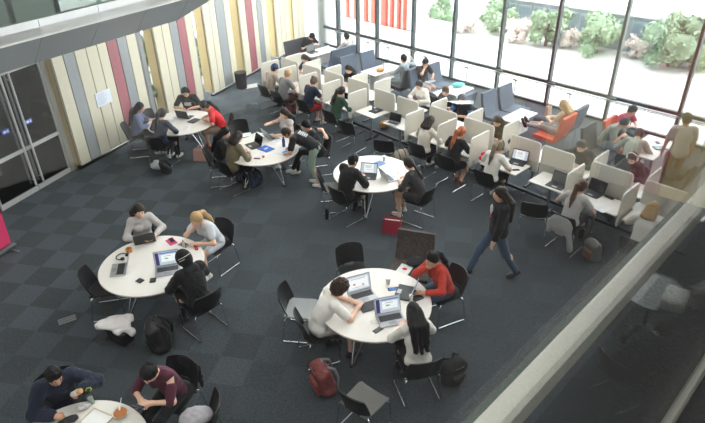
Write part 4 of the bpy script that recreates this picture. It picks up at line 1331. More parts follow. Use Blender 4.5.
def burrito(T):
    MB().tube([(0, -.085, 0), (0, -.07, 0), (0, .02, 0), (0, .09, 0)], [.02, .034, .036, .034], 12).build('wrapper', mat('foil_paper', (222, 218, 216), .5, 0, .1, 40, .5), T)
    MB().tube([(0, .06, 0), (0, .13, 0), (0, .155, 0)], [.032, .033, .022], 12).build('tortilla', mat('tortilla', (206, 160, 104), .7, 0, .3, 60), T)


hh = P['w'](P['arms'][1][2]) ; hf = P['w'](P['arms'][1][2] + (lambda d: d / np.linalg.norm(d) * .08)(P['arms'][1][2] - P['arms'][1][1]))
T_ = simple('burrito', 'paper-wrapped burrito in the hand of the person in navy puffer jacket', 'burrito', (0, 0), 0, burrito, 0, loc=hf + np.array([0, 0, -.01])); T_.rotation_euler = (math.radians(38), 0, P['rz'] + .5)
P = person('burg', 'person in burgundy cold-shoulder top looking down at a phone', head=(149, 373), to=(TC['T6'][0] + .4, TC['T6'][1] + .1), lean=(12, 26), look=(42, 0, 0), shirt=BURG, sleeve=0, pants=BLACKP_T, hair='tiedup', hm=H_BLACK, skin=0, female=True, shoe=SH_B, wr=((.06, .46, .85), (-.07, .47, .85)), step=.0125)
for S, E, Wp in P['arms']:
    blob('sleeve', BURG, [c_(S + (E - S) * .42, E + (Wp - E) * .12, .062, .058)], P['T'], .0125, .02)
seat_chair(P, 'black sled chair under the person in burgundy top, bottom of the photo')
wm = (P['arms'][0][2] + P['arms'][1][2]) / 2
o = flat('phone', 'black phone held by the person in burgundy top', 'phone', (0, 0), (.14, .07), SCRN, extra=('phone_screen', (.12, .06), mat('dim_screen', (60, 70, 84), .2, emis=.15)), h=.009)
o.location = P['w'](wm + np.array([0, .12, .045])); o.rotation_euler = (math.radians(25), 0, P['rz'])
pb = P['w']((0, -.30, .62))
blob('black_jacket', BLACK_T, [e_((0, 0, 0), (.2, .03, .2)), c_((-.19, 0, .05), (-.21, .02, -.22), .03), c_((.19, 0, .05), (.2, .02, -.2), .03)], None, .016, .04, noise=(.012, 35), loc=pb, rz=P['rz'])
tag(bpy.data.objects['black_jacket'], 'black jacket hung over the chair back of the person in burgundy', 'jacket')


def bowl(T):
    MB().lathe([(.04, 0), (.045, .004), (.085, .05), (.09, .055), (.083, .052), (.06, .025), (.002, .02)], n=24).build('bowl_body', mat('bowl_white', (226, 222, 216), .4), T)
    blob('food', mat('food_orange', (186, 118, 62), .7, 0, .45, 60, .5), [e_((0, 0, .036), (.078, .078, .024))], T, .008, .02, noise=(.004, 130))
    MB().tube([(0, .02, .06), (.05, .09, .085), (.08, .14, .10)], [.012, .004, .004], 6).build('fork', mat('fork_white', (236, 234, 230), .4), T)


simple('food_bowl', 'bowl of orange food with a white fork on the table', 'bowl', (121, 415), .7315, bowl, 130)


def wb(T):
    MB().lathe([(.033, 0), (.036, .006), (.036, .15), (.022, .175), (.022, .185)], n=18).build('bottle_body', glass_mat('clear_bottle', (.86, .9, .88), 1.3), T)
    MB().lathe([(.026, .18), (.026, .212), (.004, .214)], n=14).build('bottle_cap', BLACKP, T)
    MB().tube([(.02, 0, .19), (.05, 0, .215), (.04, 0, .25), (0, 0, .245), (-.02, 0, .21)], .006, 6).build('carry_loop', mat('lime_loop', (176, 206, 50), .5), T)
    MB().lathe([(.030, .012), (.031, .09), (.002, .09)], n=14).build('water', mat('bottle_water', (176, 186, 182), .1), T)


simple('water_bottle', 'clear water bottle with lime green loop on the table', 'bottle', (92, 403), .7315, wb, 100)


def tray(T):
    MB().box((0, 0, .004), (.30, .22, .006), bev=.002).build('tray_base', PAPER, T)
    r = MB()
    for c, s in (((0, .107, .010), (.30, .008, .016)), ((0, -.107, .010), (.30, .008, .016)), ((.147, 0, .010), (.008, .22, .016)), ((-.147, 0, .010), (.008, .22, .016))): r.box(c, s)
    r.build('rim', mat('tray_rim', (206, 190, 162), .6), T)


simple('paper_tray', 'shallow white tray with beige rim on the bottom left table', 'tray', (97, 420), .7315, tray, 65)
blob('crumpled_wrapper', mat('foil_paper2', (214, 212, 210), .4, 0, .2, 40, .5), [e_((0, 0, .03), (.08, .055, .03))], None, .009, .02, noise=(.013, 70), loc=at(84, 408, .7315), rz=.6)
tag(bpy.data.objects['crumpled_wrapper'], 'crumpled white food wrapper under the burrito on the table', 'wrapper')
blob('black_pouch', mat('pouch_black', (26, 26, 30), .6), [e_((0, 0, .03), (.09, .05, .03)), c_((-.12, 0, .02), (.05, .02, .03), .02)], None, .009, .02, noise=(.005, 60), loc=at(71, 421, .7315), rz=.4)
tag(bpy.data.objects['black_pouch'], 'small black pouch on the bottom left table, below the person in puffer jacket', 'pouch')
blob('grey_cloth', C_('pale_cloth', (176, 172, 178)), [e_((0, 0, .06), (.2, .15, .07))], None, .014, .03, noise=(.012, 40), loc=at(197, 421, .45), rz=.3)
tag(bpy.data.objects['grey_cloth'], 'pale grey cloth bundle on a seat at the bottom edge', 'cloth')
chair_at(at(197, 423, .45) + np.array([0, -.02, 0]), math.radians(190) - PI / 2, 'black chair holding the pale grey cloth at the bottom edge')
bpy.data.objects['grey_cloth'].location.z = .465

# ---- nearest the striped wall
t1 = TC['T1']
P = person('a', 'person with long black hair in blue denim shirt by the striped wall', head=(140, 107.5), to=t1, lean=(8, 18), look=(20, -10, 0), shirt=DENIMSHIRT, sleeve=.9, pants=BLACKP_T, hair='long', hm=H_BLACK, female=True, shoe=SH_W)
seat_chair(P, 'black sled chair under the person in blue denim shirt')
P = person('a', 'person in navy jacket with dark ponytail, back to the camera', head=(162, 114), to=(t1[0], t1[1] + .1), lean=(9, 20), look=(28, 0, 0), shirt=NAVY_T, sleeve=.95, pants=BLACKP_T, hair='ponytail', hm=H_BLACK, female=True, shoe=SH_W)
seat_chair(P, 'black sled chair under the person in navy jacket')
P = person('a', 'person in black T-shirt with white print and headphones, facing the camera', head=(185.5, 92), to=t1, lean=(10, 20), look=(22, 0, 0), shirt=BLACK_T, sleeve=.45, pants=BLACKP_T, hair='short', hm=H_BLACK, skin=1, shoe=SH_B)
pr = MB(); M2, CH = P['M2'], P['CH']
for r_ in range(3):
    x = -.085
    while x < .08:
        w_ = random.uniform(.012, .028); c = CH + M2 @ np.array([x + w_ / 2, .131, .05 - .036 * r_]); pr.box(c, (w_, .012, .022), M=Matrix(M2.tolist())); x += w_ + .007
pr.build('shirt_print', PAPER, P['T'])
HC, MH = P['HC'], P['MH']
hpn = MB().tube([HC + MH @ np.array([.098 * math.cos(a), -.01, .02 + .118 * math.sin(a)]) for a in np.linspace(0, PI, 12)], .011, 7)
for sx in (1, -1): hpn.ball(HC + MH @ np.array([sx * .096, -.005, -.005]), (.022, .034, .04), 10)
hpn.build('headphones', BLACKP, P['T'])
seat_chair(P, 'black sled chair under the headphone wearer in black T-shirt')
P = person('a', 'person in bright red top with dark hair tied back', head=(204.5, 106), to=(t1[0] + .1, t1[1] - .1), lean=(18, 32), look=(36, 0, 0), shirt=RED_T, sleeve=.42, pants=KHAKI, leglen=.62, hair='ponytail', hm=H_BLACK, skin=1, female=True, shoe=SH_BR)
seat_chair(P, 'black sled chair under the person in bright red top')
q = at(150, 114, .72); chair_at((q[0] + .1, q[1] - .12), math.atan2(t1[1] - q[1], t1[0] - q[0]) - PI / 2, 'empty black chair between the denim shirt and the wall slot')
laptop((186, 117), 250, 'dark laptop of the headphone wearer, seen from behind', 'dark', 'off')
sheet('sheet of paper beside the person in navy jacket', (173, 122), 70); sheet('sheet of paper in front of the person in denim shirt', (155, 120), 20)
sheet('sheet of paper under the hands of the person in red top', (198, 119), 150)
magazine('open magazine with blue picture in the middle of the wall-side table', (183, 116), 80, pic=(120, 160, 190))
flat('notebook', 'dark notebook on the wall-side table beside the dark laptop', 'notebook', (194, 121), (.2, .27), mat('dark_cover', (44, 46, 50), .6), heading=60, h=.014)
sheet('sheet of paper at the near edge of the wall-side table', (186, 128), 100)
tote('pink leather tote bag on the floor under the person in red', (202, 160), (206, 156, 148), 80, (.36, .16, .28))
backpack('black backpack on the floor under the chair of the person in navy', (170, 172), (32, 33, 35), 200, -30, .8)
blob('plastic_bag', mat('plastic_white', (196, 202, 204), .35, 0, .2, 30), [e_((0, 0, .09), (.14, .11, .09)), e_((.02, .0, .18), (.07, .05, .06))], None, .013, .04, [((0, 0, -1), -.002)], (.016, 40), loc=at(157, 169, 0))
tag(bpy.data.objects['plastic_bag'], 'crumpled white plastic bag beside the chair of the person in navy', 'bag')

# ---- table covered in papers
t2 = TC['T2']
P = person('b', 'person with long black hair in black top, beside the olive jacket', head=(225, 132.5), to=t2, lean=(8, 18), look=(24, -8, 0), shirt=BLACK_T, sleeve=.9, pants=DENIM, hair='long', hm=H_BLACK, female=True, shoe=SH_B)
seat_chair(P, 'black sled chair under the person in black top beside the olive jacket')
P = person('b', 'person in olive jacket with dark bob, back to the camera', head=(238, 137), to=(t2[0] + .1, t2[1] + .2), lean=(10, 22), look=(26, 0, 0), shirt=OLIVE_T, sleeve=.97, puffy=.008, pants=BLACKP_T, hair='bob', hm=H_DARK, female=True, shoe=SH_BR, collar=OLIVE_T)
seat_chair(P, 'black sled chair under the person in the olive jacket')
P = person('b', 'person with long dark hair in pale sleeveless top, gesturing with one hand', head=(284, 113.5), face=222, lean=(-2, 4), look=(12, 0, 0), shirt=GREY_T, sleeve=.1, pants=NAVY_T, hair='long', hm=H_DARK, female=True, shoe=SH_W, wr=((.20, .40, 1.0), (-.12, .34, .80)))
seat_chair(P, 'black sled chair under the person in pale sleeveless top')
P = person('b', 'person in black leggings and white sneakers sitting behind the bending person', head=(306, 125.5), face=196, lean=(12, 22), look=(26, 0, 0), shirt=BLACK_T, sleeve=.3, pants=BLACKP_T, hair='short', hm=H_BLACK, female=True, shoe=SH_W, wr=((-.22, -.12, .98), (-.1, .38, .80)), feet=((.06, .50, .085), (-.10, .62, .22)), elbow=((.9, -.1, .1), (-.9, -.35, -.5)))
seat_chair(P, 'black sled chair under the person in black leggings, beside the bending person')
P = person('b', 'person in black lettered T-shirt and grey-green trousers bending over the table', root=tuple(at(316, 187, 0)[:2] + np.array([.02, .1])), face=166, sit=False, hz=.90, lean=(52, 70), look=(60, 0, 0), shirt=BLACK_T, sleeve=.42, pants=GREYGREEN, leglen=.8, hair='short', hm=H_DARK, skin=1, shoe=SH_W, wr=((.14, .66, .76), (-.16, .62, .76)), feet=((.10, .03, .085), (-.09, -.10, .085)), knee=(0, 1, .05))
pr = MB(); M2, CH = P['M2'], P['CH']
for r_ in range(5):
    x = -.07
    while x < .06:
        w_ = random.uniform(.015, .03); c = CH + M2 @ np.array([x + w_ / 2, -.128, .08 - .042 * r_]); pr.box(c, (w_, .016, .02), M=Matrix(M2.tolist())); x += w_ + .009
pr.build('shirt_lettering', PAPER, P['T'])
q = at(240, 125, .74); chair_at((q[0] + .05, q[1] - .12), math.atan2(t2[1] - q[1], t2[0] - q[0]) - PI / 2, 'empty black chair at the far left of the paper-covered table')
laptop((253, 146), 35, 'dark laptop on the paper-covered table, before the olive jacket', 'dark', 'off')
flat('folder', 'blue folder on the paper-covered table beside the dark laptop', 'folder', (266, 149), (.24, .31), mat('folder_blue', (58, 104, 196), .5), heading=-40, h=.012, extra=('folder_label', (.1, .04), PAPER))
magazine('open newspaper with blue strip at the near edge of the paper-covered table', (288, 150), 150, (228, 230, 232), (60, 150, 200), w=.52, h=.36)
sheet('loose sheet at the far left of the paper-covered table', (245, 135), 20); sheet('loose sheet in the middle of the paper-covered table', (262, 140), 100)
sheet('loose sheet beside the blue bottle on the paper-covered table', (276, 143), 60); sheet('loose sheet at the near rim of the paper-covered table', (262, 155), 80)
sheet('loose sheet behind the dark laptop lid, far rim of the table', (256, 135), 55)
laptop((272, 137.5), 215, 'silver laptop at the far right of the paper-covered table', 'silver', 'doc')
bottle('dark blue water bottle standing on the paper-covered table', (284, 147), (44, 72, 132), h=.24, r=.035)
cup('small orange cup at the near rim of the paper-covered table', (263.5, 157.5), (222, 120, 60), h=.06, r=.03)
flat('eraser', 'small green case at the near rim of the paper-covered table', 'case', (251, 157), (.05, .1), mat('mint', (130, 200, 170), .5), heading=100, h=.02, bev=.006)
flat('phone', 'phone with pink case at the rim of the paper-covered table', 'phone', (257, 158.5), (.07, .14), mat('pink_case', (216, 70, 122), .5), heading=170, extra=('phone_screen', (.06, .12), SCRN))
backpack('navy backpack on the floor under the paper-covered table', (256, 186), (34, 44, 72), 150, -14, 1.0)

# ---- two-laptop table
t3 = TC['T3']
P = person('c', 'person in black jacket with short black hair at the two-laptop table, back turned', head=(353.5, 160.5), to=(t3[0] + .2, t3[1] + .15), lean=(9, 20), look=(22, -12, 0), shirt=BLACK_T, sleeve=.97, puffy=.012, pants=BLACKP_T, hair='short', hm=H_BLACK, shoe=SH_B, wr=((.1, .40, .78), (-.1, .42, .78)), sc=1.03, collar=BLACK_T)
seat_chair(P, 'black sled chair under the person in black jacket at the two-laptop table')
P = person('c', 'person with a long braid in dark grey top and bare legs', head=(408.5, 163.5), to=(t3[0], t3[1]), lean=(12, 24), look=(26, 0, 0), shirt=DGREY_T, sleeve=.7, pants=DGREY_T, leglen=.3, hair='braid', hm=H_DARK, female=True, shoe=SH_W)
seat_chair(P, 'black sled chair under the person with the long braid')
q = at(333, 188, .45); chair_at((q[0], q[1]), math.radians(8) - PI / 2, 'empty black chair with grey seat left of the two-laptop table', 'grey')
laptop((368, 177), 80, 'dark laptop with lit document, used by the person in black jacket', 'dark', 'doc')
laptop((390, 178), 205, 'silver laptop with black screen beside the braided person', 'silver', 'off')
sheet('blue-tinted sheet behind the two laptops', (378, 164), 40, m=mat('blue_paper', (122, 150, 200), .7))
cup('clear plastic cup at the far rim of the two-laptop table', (384, 161), (196, 206, 210))
flat('pen', 'dark pen lying at the right rim of the two-laptop table', 'pen', (398, 173), (.012, .15), BLACKP, heading=60, h=.012, bev=.004, extra=('clip', (.004, .05), STEEL))
tote('red leather handbag standing on the floor by the braided person', (392, 232), (160, 42, 62), 75, (.36, .18, .30), name='handbag')
bottle('black drinking bottle standing on the floor left of the black jacket', (327, 219), (30, 34, 38), z=0, h=.27, r=.036)

# ---- walking person
m_ = (at(516, 280, 0) + at(470, 274, 0)) / 2
P = person('walk', 'person in black blazer and blue jeans walking across the open carpet', root=(m_[0] + .0, m_[1] + .02), face=186, sit=False, hz=.90, lean=(2, 2), look=(8, 0, 0), shirt=BLACK_T, sleeve=.93, puffy=.012, pants=DENIM, hair='long', hm=H_DARK, female=True, shoe=SH_B, sc=1.02, wr=((.24, .02, .84), (-.24, .16, .86)), feet=((.08, .40, .10, 0, 14), (-.07, -.36, .12, 0, -22)), knee=(0, 1, .1))
MB().ball(P['NB'] + np.array([0, .145, -.10]), (.05, .02, .09), 10).build('blouse', C_('pale_blouse', (214, 206, 204)), P['T'])
MB().box(P['NB'] + np.array([-.03, .165, -.2]), (.04, .01, .06), bev=.004).build('name_tag', mat('tag_pink', (214, 80, 140), .5), P['T'])

# ---- study carrels
def make_panel(w):
    def mk():
        T = thing('desk_partition', '', 'partition')
        def rr(ww, z0, z1, y, r=.055):
            pts = []
            for cx, cz, a0 in ((ww / 2 - r, z1 - r, 0), (-ww / 2 + r, z1 - r, 90), (-ww / 2 + r, z0 + r, 180), (ww / 2 - r, z0 + r, 270)):
                for k in range(5):
                    a = math.radians(a0 + k * 22.5); pts.append((cx + r * math.cos(a), cz + r * math.sin(a)))
            return pts
        def plate(pts, th):
            n = len(pts); vs = [(x, -th / 2, z) for x, z in pts] + [(x, th / 2, z) for x, z in pts]
            return vs, [tuple(range(n)), tuple(range(n, 2 * n))[::-1]] + [(i, n + i, n + (i + 1) % n, (i + 1) % n) for i in range(n)]
        MB().add(*plate(rr(w - .012, .556, 1.194, 0), .034)).build('fabric_panel', SCREENFAB, T)
        mb = MB(); mb.tube([(x, 0, z) for x, z in rr(w - .01, .555, 1.195, 0)], .0135, 8, closed=True); mb.build('edge_trim', SCREENEDGE, T)
        for x in (-w * .28, w * .28): MB().box((x, 0, .62), (.05, .05, .10), bev=.006).build('clamp', STEEL, T)
        return T
    return mk


def panel(s, t, along_v, w, label):
    a = math.radians(ANG_V if along_v else ANG_U)
    return place('panel_%.2f' % w, make_panel(w), label, 'partition', ST(s, t), a)


ORD = ['first', 'second', 'third', 'fourth', 'fifth', 'sixth', 'seventh', 'eighth', 'ninth', 'tenth', 'eleventh', 'twelfth', 'thirteenth']
near = [(-.03, -.30), (.77, -.29), (1.68, -.30), (2.61, -.28), (3.62, -.31), (5.56, -.37), (6.46, -.33), (7.38, -.40), (9.55, -.47), (10.58, -.50)]
for i, (s, t) in enumerate(near): panel(s, t, True, .64, 'pale fabric side screen of the camera-side desks, %s from the striped wall' % ORD[i])
spine = [(.25, .20, .78), (1.22, .22, .78), (2.12, .25, .78), (3.06, .27, .78), (4.14, .14, .68), (4.90, .13, .68), (5.95, .17, .78), (6.96, .15, .78), (8.18, .06, .68), (8.92, .03, .68), (10.0, .03, .78), (11.02, -.02, .78), (-.45, .22, .5)]
for i, (s, t, w_) in enumerate(spine[:12]): panel(s, t, False, w_, 'beige fabric back screen along the middle of the desk rows, %s from the striped wall' % ORD[i])
far = [(.84, .58), (1.67, .64), (2.70, .66), (3.48, .74), (5.50, .58), (6.53, .60), (9.60, .42), (10.62, .38), (7.5, .58), (-.05, .6)]
far.sort()
for i, (s, t) in enumerate(far): panel(s, t, True, .60, 'pale fabric side screen of the window-side desks, %s from the striped wall' % ORD[i])


def make_desk(w):
    def mk():
        T = thing('study_desk', '', 'desk')
        MB().box((0, 0, .7175), (w, .56, .025), bev=.005).build('desktop', WHITE, T)
        MB().tube([(0, -.02, .02), (0, -.02, .70)], .026, 10).build('leg', STEEL, T)
        MB().box((0, -.02, .695), (w * .7, .05, .02)).build('support_bar', BLACKM, T)
        MB().box((0, .0, .022), (.06, .50, .035), bev=.01).build('foot', BLACKM, T)
        return T
    return mk


nd = [(.37, .70, -.31), (1.22, .82, -.31), (2.14, .84, -.31), (3.11, .9, -.31), (4.02, .66, -.20), (5.05, .68, -.25), (6.01, .82, -.33), (6.92, .84, -.35), (8.0, .9, -.38), (9.10, .70, -.40), (10.06, .92, -.48), (11.1, .92, -.50)]
for i, (s, w_, t) in enumerate(nd): place('desk_%.2f' % w_, make_desk(w_), 'white study desk on the camera side of the row, %s from the striped wall' % ORD[i], 'desk', ST(s, t), math.radians(ANG_U))
fd2 = [(.40, .80, .60), (1.25, .78, .60), (2.18, .90, .62), (3.09, .70, .64), (4.5, .9, .58), (5.02, .0, 0), (6.01, .9, .55), (7.02, .86, .54), (8.2, .9, .48), (9.1, .8, .43), (10.1, .92, .42), (11.2, .9, .36)]
fd2 = [q for q in fd2 if q[1] > 0]
for i, (s, w_, t) in enumerate(fd2): place('desk_%.2f' % w_, make_desk(w_), 'white study desk on the window side of the row, %s from the striped wall' % ORD[i], 'desk', ST(s, t), math.radians(ANG_U + 180))
pa, pb = ST(-.1, .10), ST(11.6, -.06); pc = (pa + pb) / 2; ln = np.linalg.norm(pb - pa); an = math.atan2(pb[1] - pa[1], pb[0] - pa[0])
T = thing('cable_beam', 'long dark floor beam under the middle of the study desk rows', 'beam', (pc[0], pc[1], 0), an)
MB().box((0, 0, .09), (ln, .07, .06), bev=.01).build('beam', BLACKM, T)
for i in range(9): MB().box((-ln / 2 + ln * (i + .5) / 9, 0, .03), (.05, .16, .06), bev=.008).build('foot', STEEL, T)

FV = ANG_V
NK = dict(lean=(8, 20), look=(30, 0, 0))
P = person('n', 'person in beige sweater with dark blue cap at the row end by the striped wall', head=(274.5, 68.5), face=FV, shirt=BEIGE_T, sleeve=.95, pants=BLACKP_T, hair='short', hm=H_BLACK, shoe=SH_B, cap=(C_('cap_navy', (40, 56, 92)), True), **NK)
seat_chair(P, 'black sled chair under the person in beige sweater and cap')
P = person('n', 'person with blond tied hair in grey T-shirt at the second study desk', head=(288, 74), face=FV, shirt=MID_T, sleeve=.42, pants=BROWNT, leglen=.45, hair='tiedup', hm=H_BLOND, female=True, shoe=SH_W, **NK)
seat_chair(P, 'black sled chair under the blond person in grey T-shirt')
tote('dark red bag beside the chair of the blond person in grey', (291, 112), (110, 56, 54), 40, (.3, .14, .26), name='shoulder_bag')
P = person('n', 'person with a hair bun in navy T-shirt and red shorts', head=(314, 81.5), face=FV, shirt=NAVY_T, sleeve=.42, pants=REDSH, leglen=.35, hair='bun', hm=H_BROWN, female=True, shoe=SH_W, feet=((.18, .30, .085), (-.08, .36, .085)), **NK)
seat_chair(P, 'black sled chair under the person in red shorts')
P = person('n', 'person with dark ponytail in green sweater at the study desks', head=(341.5, 91.5), face=FV, shirt=GREEN_T, sleeve=.95, pants=JEANS_L, hair='ponytail', hm=H_DARK, female=True, shoe=SH_BR, **NK)
seat_chair(P, 'black sled chair under the person in green sweater')
P = person('n', 'person with dark hair in white cardigan at the study desks', head=(430, 121.5), face=FV, shirt=CREAMT, sleeve=.8, pants=BLACKP_T, hair='bob', hm=H_DARK, female=True, shoe=SH_W, lean=(4, 14), look=(34, 0, 0))
seat_chair(P, 'black sled chair under the person in white cardigan')
P = person('n', 'person with auburn ponytail in black T-shirt at the study desks', head=(461, 132.5), face=FV, shirt=BLACK_T, sleeve=.45, pants=BLACKP_T, leglen=.35, hair='ponytail', hm=H_RED, female=True, shoe=SH_BR, feet=((.15, .12, .085), (-.02, .2, .085)), **NK)
seat_chair(P, 'black sled chair under the person with auburn ponytail')
P = person('n', 'person in white T-shirt with headphones typing at the lit study-desk laptop', head=(499.5, 147), face=FV, shirt=WHITE_T, sleeve=.45, pants=BLACKP_T, hair='ponytail', hm=H_ASH, female=True, shoe=SH_W, lean=(8, 18), look=(28, -8, 0))
HC, MH = P['HC'], P['MH']
hpn = MB().tube([HC + MH @ np.array([.100 * math.cos(a), -.01, .02 + .122 * math.sin(a)]) for a in np.linspace(0, PI, 12)], .010, 7)
for sx in (1, -1): hpn.ball(HC + MH @ np.array([sx * .098, -.005, -.005]), (.022, .034, .04), 10)
hpn.build('headphones', BLACKP, P['T'])
seat_chair(P, 'black sled chair under the white T-shirt with headphones')
P = person('n', 'person with long brown ponytail in pale grey T-shirt writing at a desk', head=(581.5, 187), face=FV, shirt=GREY_T, sleeve=.40, pants=BLACKP_T, hair='ponytail', hm=H_BROWN, female=True, shoe=SH_B, lean=(8, 18), look=(34, -6, 0), wr=((.12, .38, .80), (-.16, .34, .80)))
seat_chair(P, 'black sled chair under the person writing in pale grey T-shirt')
blob('draped_jacket', C_('grey_jacket', (166, 166, 164)), [e_((0, 0, 0), (.22, .045, .2)), c_((.16, 0, -.05), (.24, .02, -.42), .05), c_((-.2, 0, .0), (-.2, .02, -.2), .045)], None, .016, .04, noise=(.012, 35), loc=P['w']((0, -.30, .62)), rz=P['rz'])
tag(bpy.data.objects['draped_jacket'], 'pale grey jacket draped over the chair of the writing person', 'jacket')
P = person('n', 'person with straight blond hair in white T-shirt behind the handrail', head=(653, 209), face=FV, shirt=WHITE_T, sleeve=.45, pants=KHAKI, leglen=.6, hair='bob', hm=H_BLOND, female=True, shoe=SH_W, lean=(8, 18), look=(30, 0, 0))
seat_chair(P, 'black sled chair under the straight blond hair by the handrail')
backpack('grey and rust patterned backpack on the floor beside the writing person', (592, 258), (112, 112, 110), 200, -10, .95, (140, 96, 80))

for px, fc, lb in (((352, 132), FV + 8, 'empty black chair at the clear desk, beside the green sweater'), ((386, 150), FV + 30, 'empty black chair at the desk left of the white cardigan'), ((534, 213), FV + 25, 'empty black chair at the desk with the open grey laptop')):
    q = at(px[0], px[1], .45); chair_at(q, math.radians(fc) - PI / 2, lb)


def roll(T):
    MB().lathe([(.16, -.24), (.18, -.22), (.18, .22), (.16, .24)], n=20, M=Matrix.Rotation(PI / 2, 3, 'Y')).build('bag_body', mat('duffel_beige', (168, 158, 140), .7, 0, .15, 20), T)
    for x in (-.15, 0, .15): MB().tube([(x, .183 * math.cos(a), .183 * math.sin(a)) for a in np.linspace(0, 2 * PI, 19)[:-1]], .010, 6, closed=True).build('strap', BLACKP, T)


q = at(397, 158, .18); o = simple('duffel_bag', 'round beige duffel bag with dark straps between the empty chairs', 'bag', (0, 0), 0, roll, 0, loc=(q[0] + .0, q[1], .195)); o.rotation_euler = (0, 0, .35)

# things on the desks
DZ = .7315
laptop((556, 186), FV, 'open grey laptop on the empty study desk', 'dark', 'grey')
laptop((517, 163), FV + 12, 'laptop with lit document in front of the headphone person in white', 'dark', 'doc')
laptop((392, 124), FV + 10, 'silver laptop on the desk left of the white cardigan', 'silver', 'off')
flat('notebook', 'dark notebook with tray lying on the clear study desk', 'notebook', (376, 111), (.24, .30), mat('dark_cover', (44, 46, 50), .6), heading=FV, h=.016, extra=('notebook_label', (.1, .06), mat('pale_label', (150, 150, 150), .6)))
bottle('small grey bottle on the clear study desk', (373, 109), (120, 126, 130), h=.12, r=.03)


def fruit(T):
    MB().lathe([(.10, 0), (.13, .06), (.125, .062), (.09, .01), (.002, .01)], n=16).build('basket', mat('basket_tan', (190, 140, 70), .7), T)
    f = MB()
    for a in range(5): f.ball((.06 * math.cos(a * 1.26), .06 * math.sin(a * 1.26), .055), .035, 8)
    f.build('fruit', mat('fruit_orange', (222, 150, 60), .5), T)


blob('orange_bag', mat('orange_cloth', (206, 150, 74), .8, 0, .5, 40), [e_((0, 0, .11), (.18, .10, .11))], None, .014, .03, [((0, 0, -1), -.002)], (.012, 35), loc=at(386, 128, 0) + np.array([0, 0, 0]))
tag(bpy.data.objects['orange_bag'], 'orange and pink patterned bag under the desks beside the duffel bag', 'bag')
blob('cream_handbag', mat('handbag_cream', (206, 192, 158), .7, 0, .3, 30), [e_((0, 0, .14), (.16, .09, .13)), c_((-.09, 0, .24), (-.05, 0, .34), .02), c_((.09, 0, .24), (.05, 0, .34), .02), c_((-.05, 0, .34), (.05, 0, .34), .02)], None, .014, .03, [((0, 0, -1), -.002)], loc=ST(6.28, .0, DZ), rz=math.radians(ANG_U))
tag(bpy.data.objects['cream_handbag'], 'cream handbag on the desk in front of the white cardigan', 'bag')
flat('phone', 'phone on the desk beside the lit document laptop', 'phone', (516, 170), (.075, .15), SCRN, heading=FV - 40, extra=('phone_screen', (.066, .13), SCR_OFF))
for i, (px, lb) in enumerate((((484, 156), 'small red pouch on the desk of the headphone person'), ((482, 160), 'second small red pouch, in front of the first on the headphone desk'))):
    blob('red_pouch', RED_T, [e_((0, 0, .045), (.07, .05, .045))], None, .01, .02, noise=(.006, 50), loc=at(px[0], px[1], DZ)); tag(bpy.data.objects['red_pouch' if i == 0 else 'red_pouch.001'], lb, 'pouch')
sheet('sheet of paper left of the lit document laptop', (488, 163), FV, z=DZ)
sheet('open exercise sheet under the writing hand of the pale grey T-shirt', (603, 208), FV - 10, z=DZ)
flat('pencil_case', 'black pencil case above the exercise sheet', 'pencil case', (609, 198), (.20, .07), BLACKP, heading=FV - 10, z=DZ, h=.05, bev=.02, extra=('zip', (.16, .006), STEEL))
laptop((592, 194), FV - 5, 'open dark laptop of the writing person, left of the pencil case', 'dark', 'off')
laptop((672, 210), FV, 'laptop in front of the straight blond hair by the handrail', 'silver', 'page')
sheet('sheet with pen notes on the desk of the blond person by the handrail', (640, 207), FV, z=DZ)
sheet('sheet of paper in front of the blond person in grey at the second desk', (299, 86), FV, z=DZ); sheet('sheet of paper in front of the green sweater', (349, 101), FV, z=DZ)
sheet('sheet of paper in front of the person in red shorts', (322, 92), FV, z=DZ); sheet('sheet in front of the auburn ponytail', (466, 149), FV, z=DZ)
bottle('pale bottle on the desk of the auburn ponytail', (469, 138), (206, 206, 206), h=.2, r=.034, capc=(200, 60, 60))

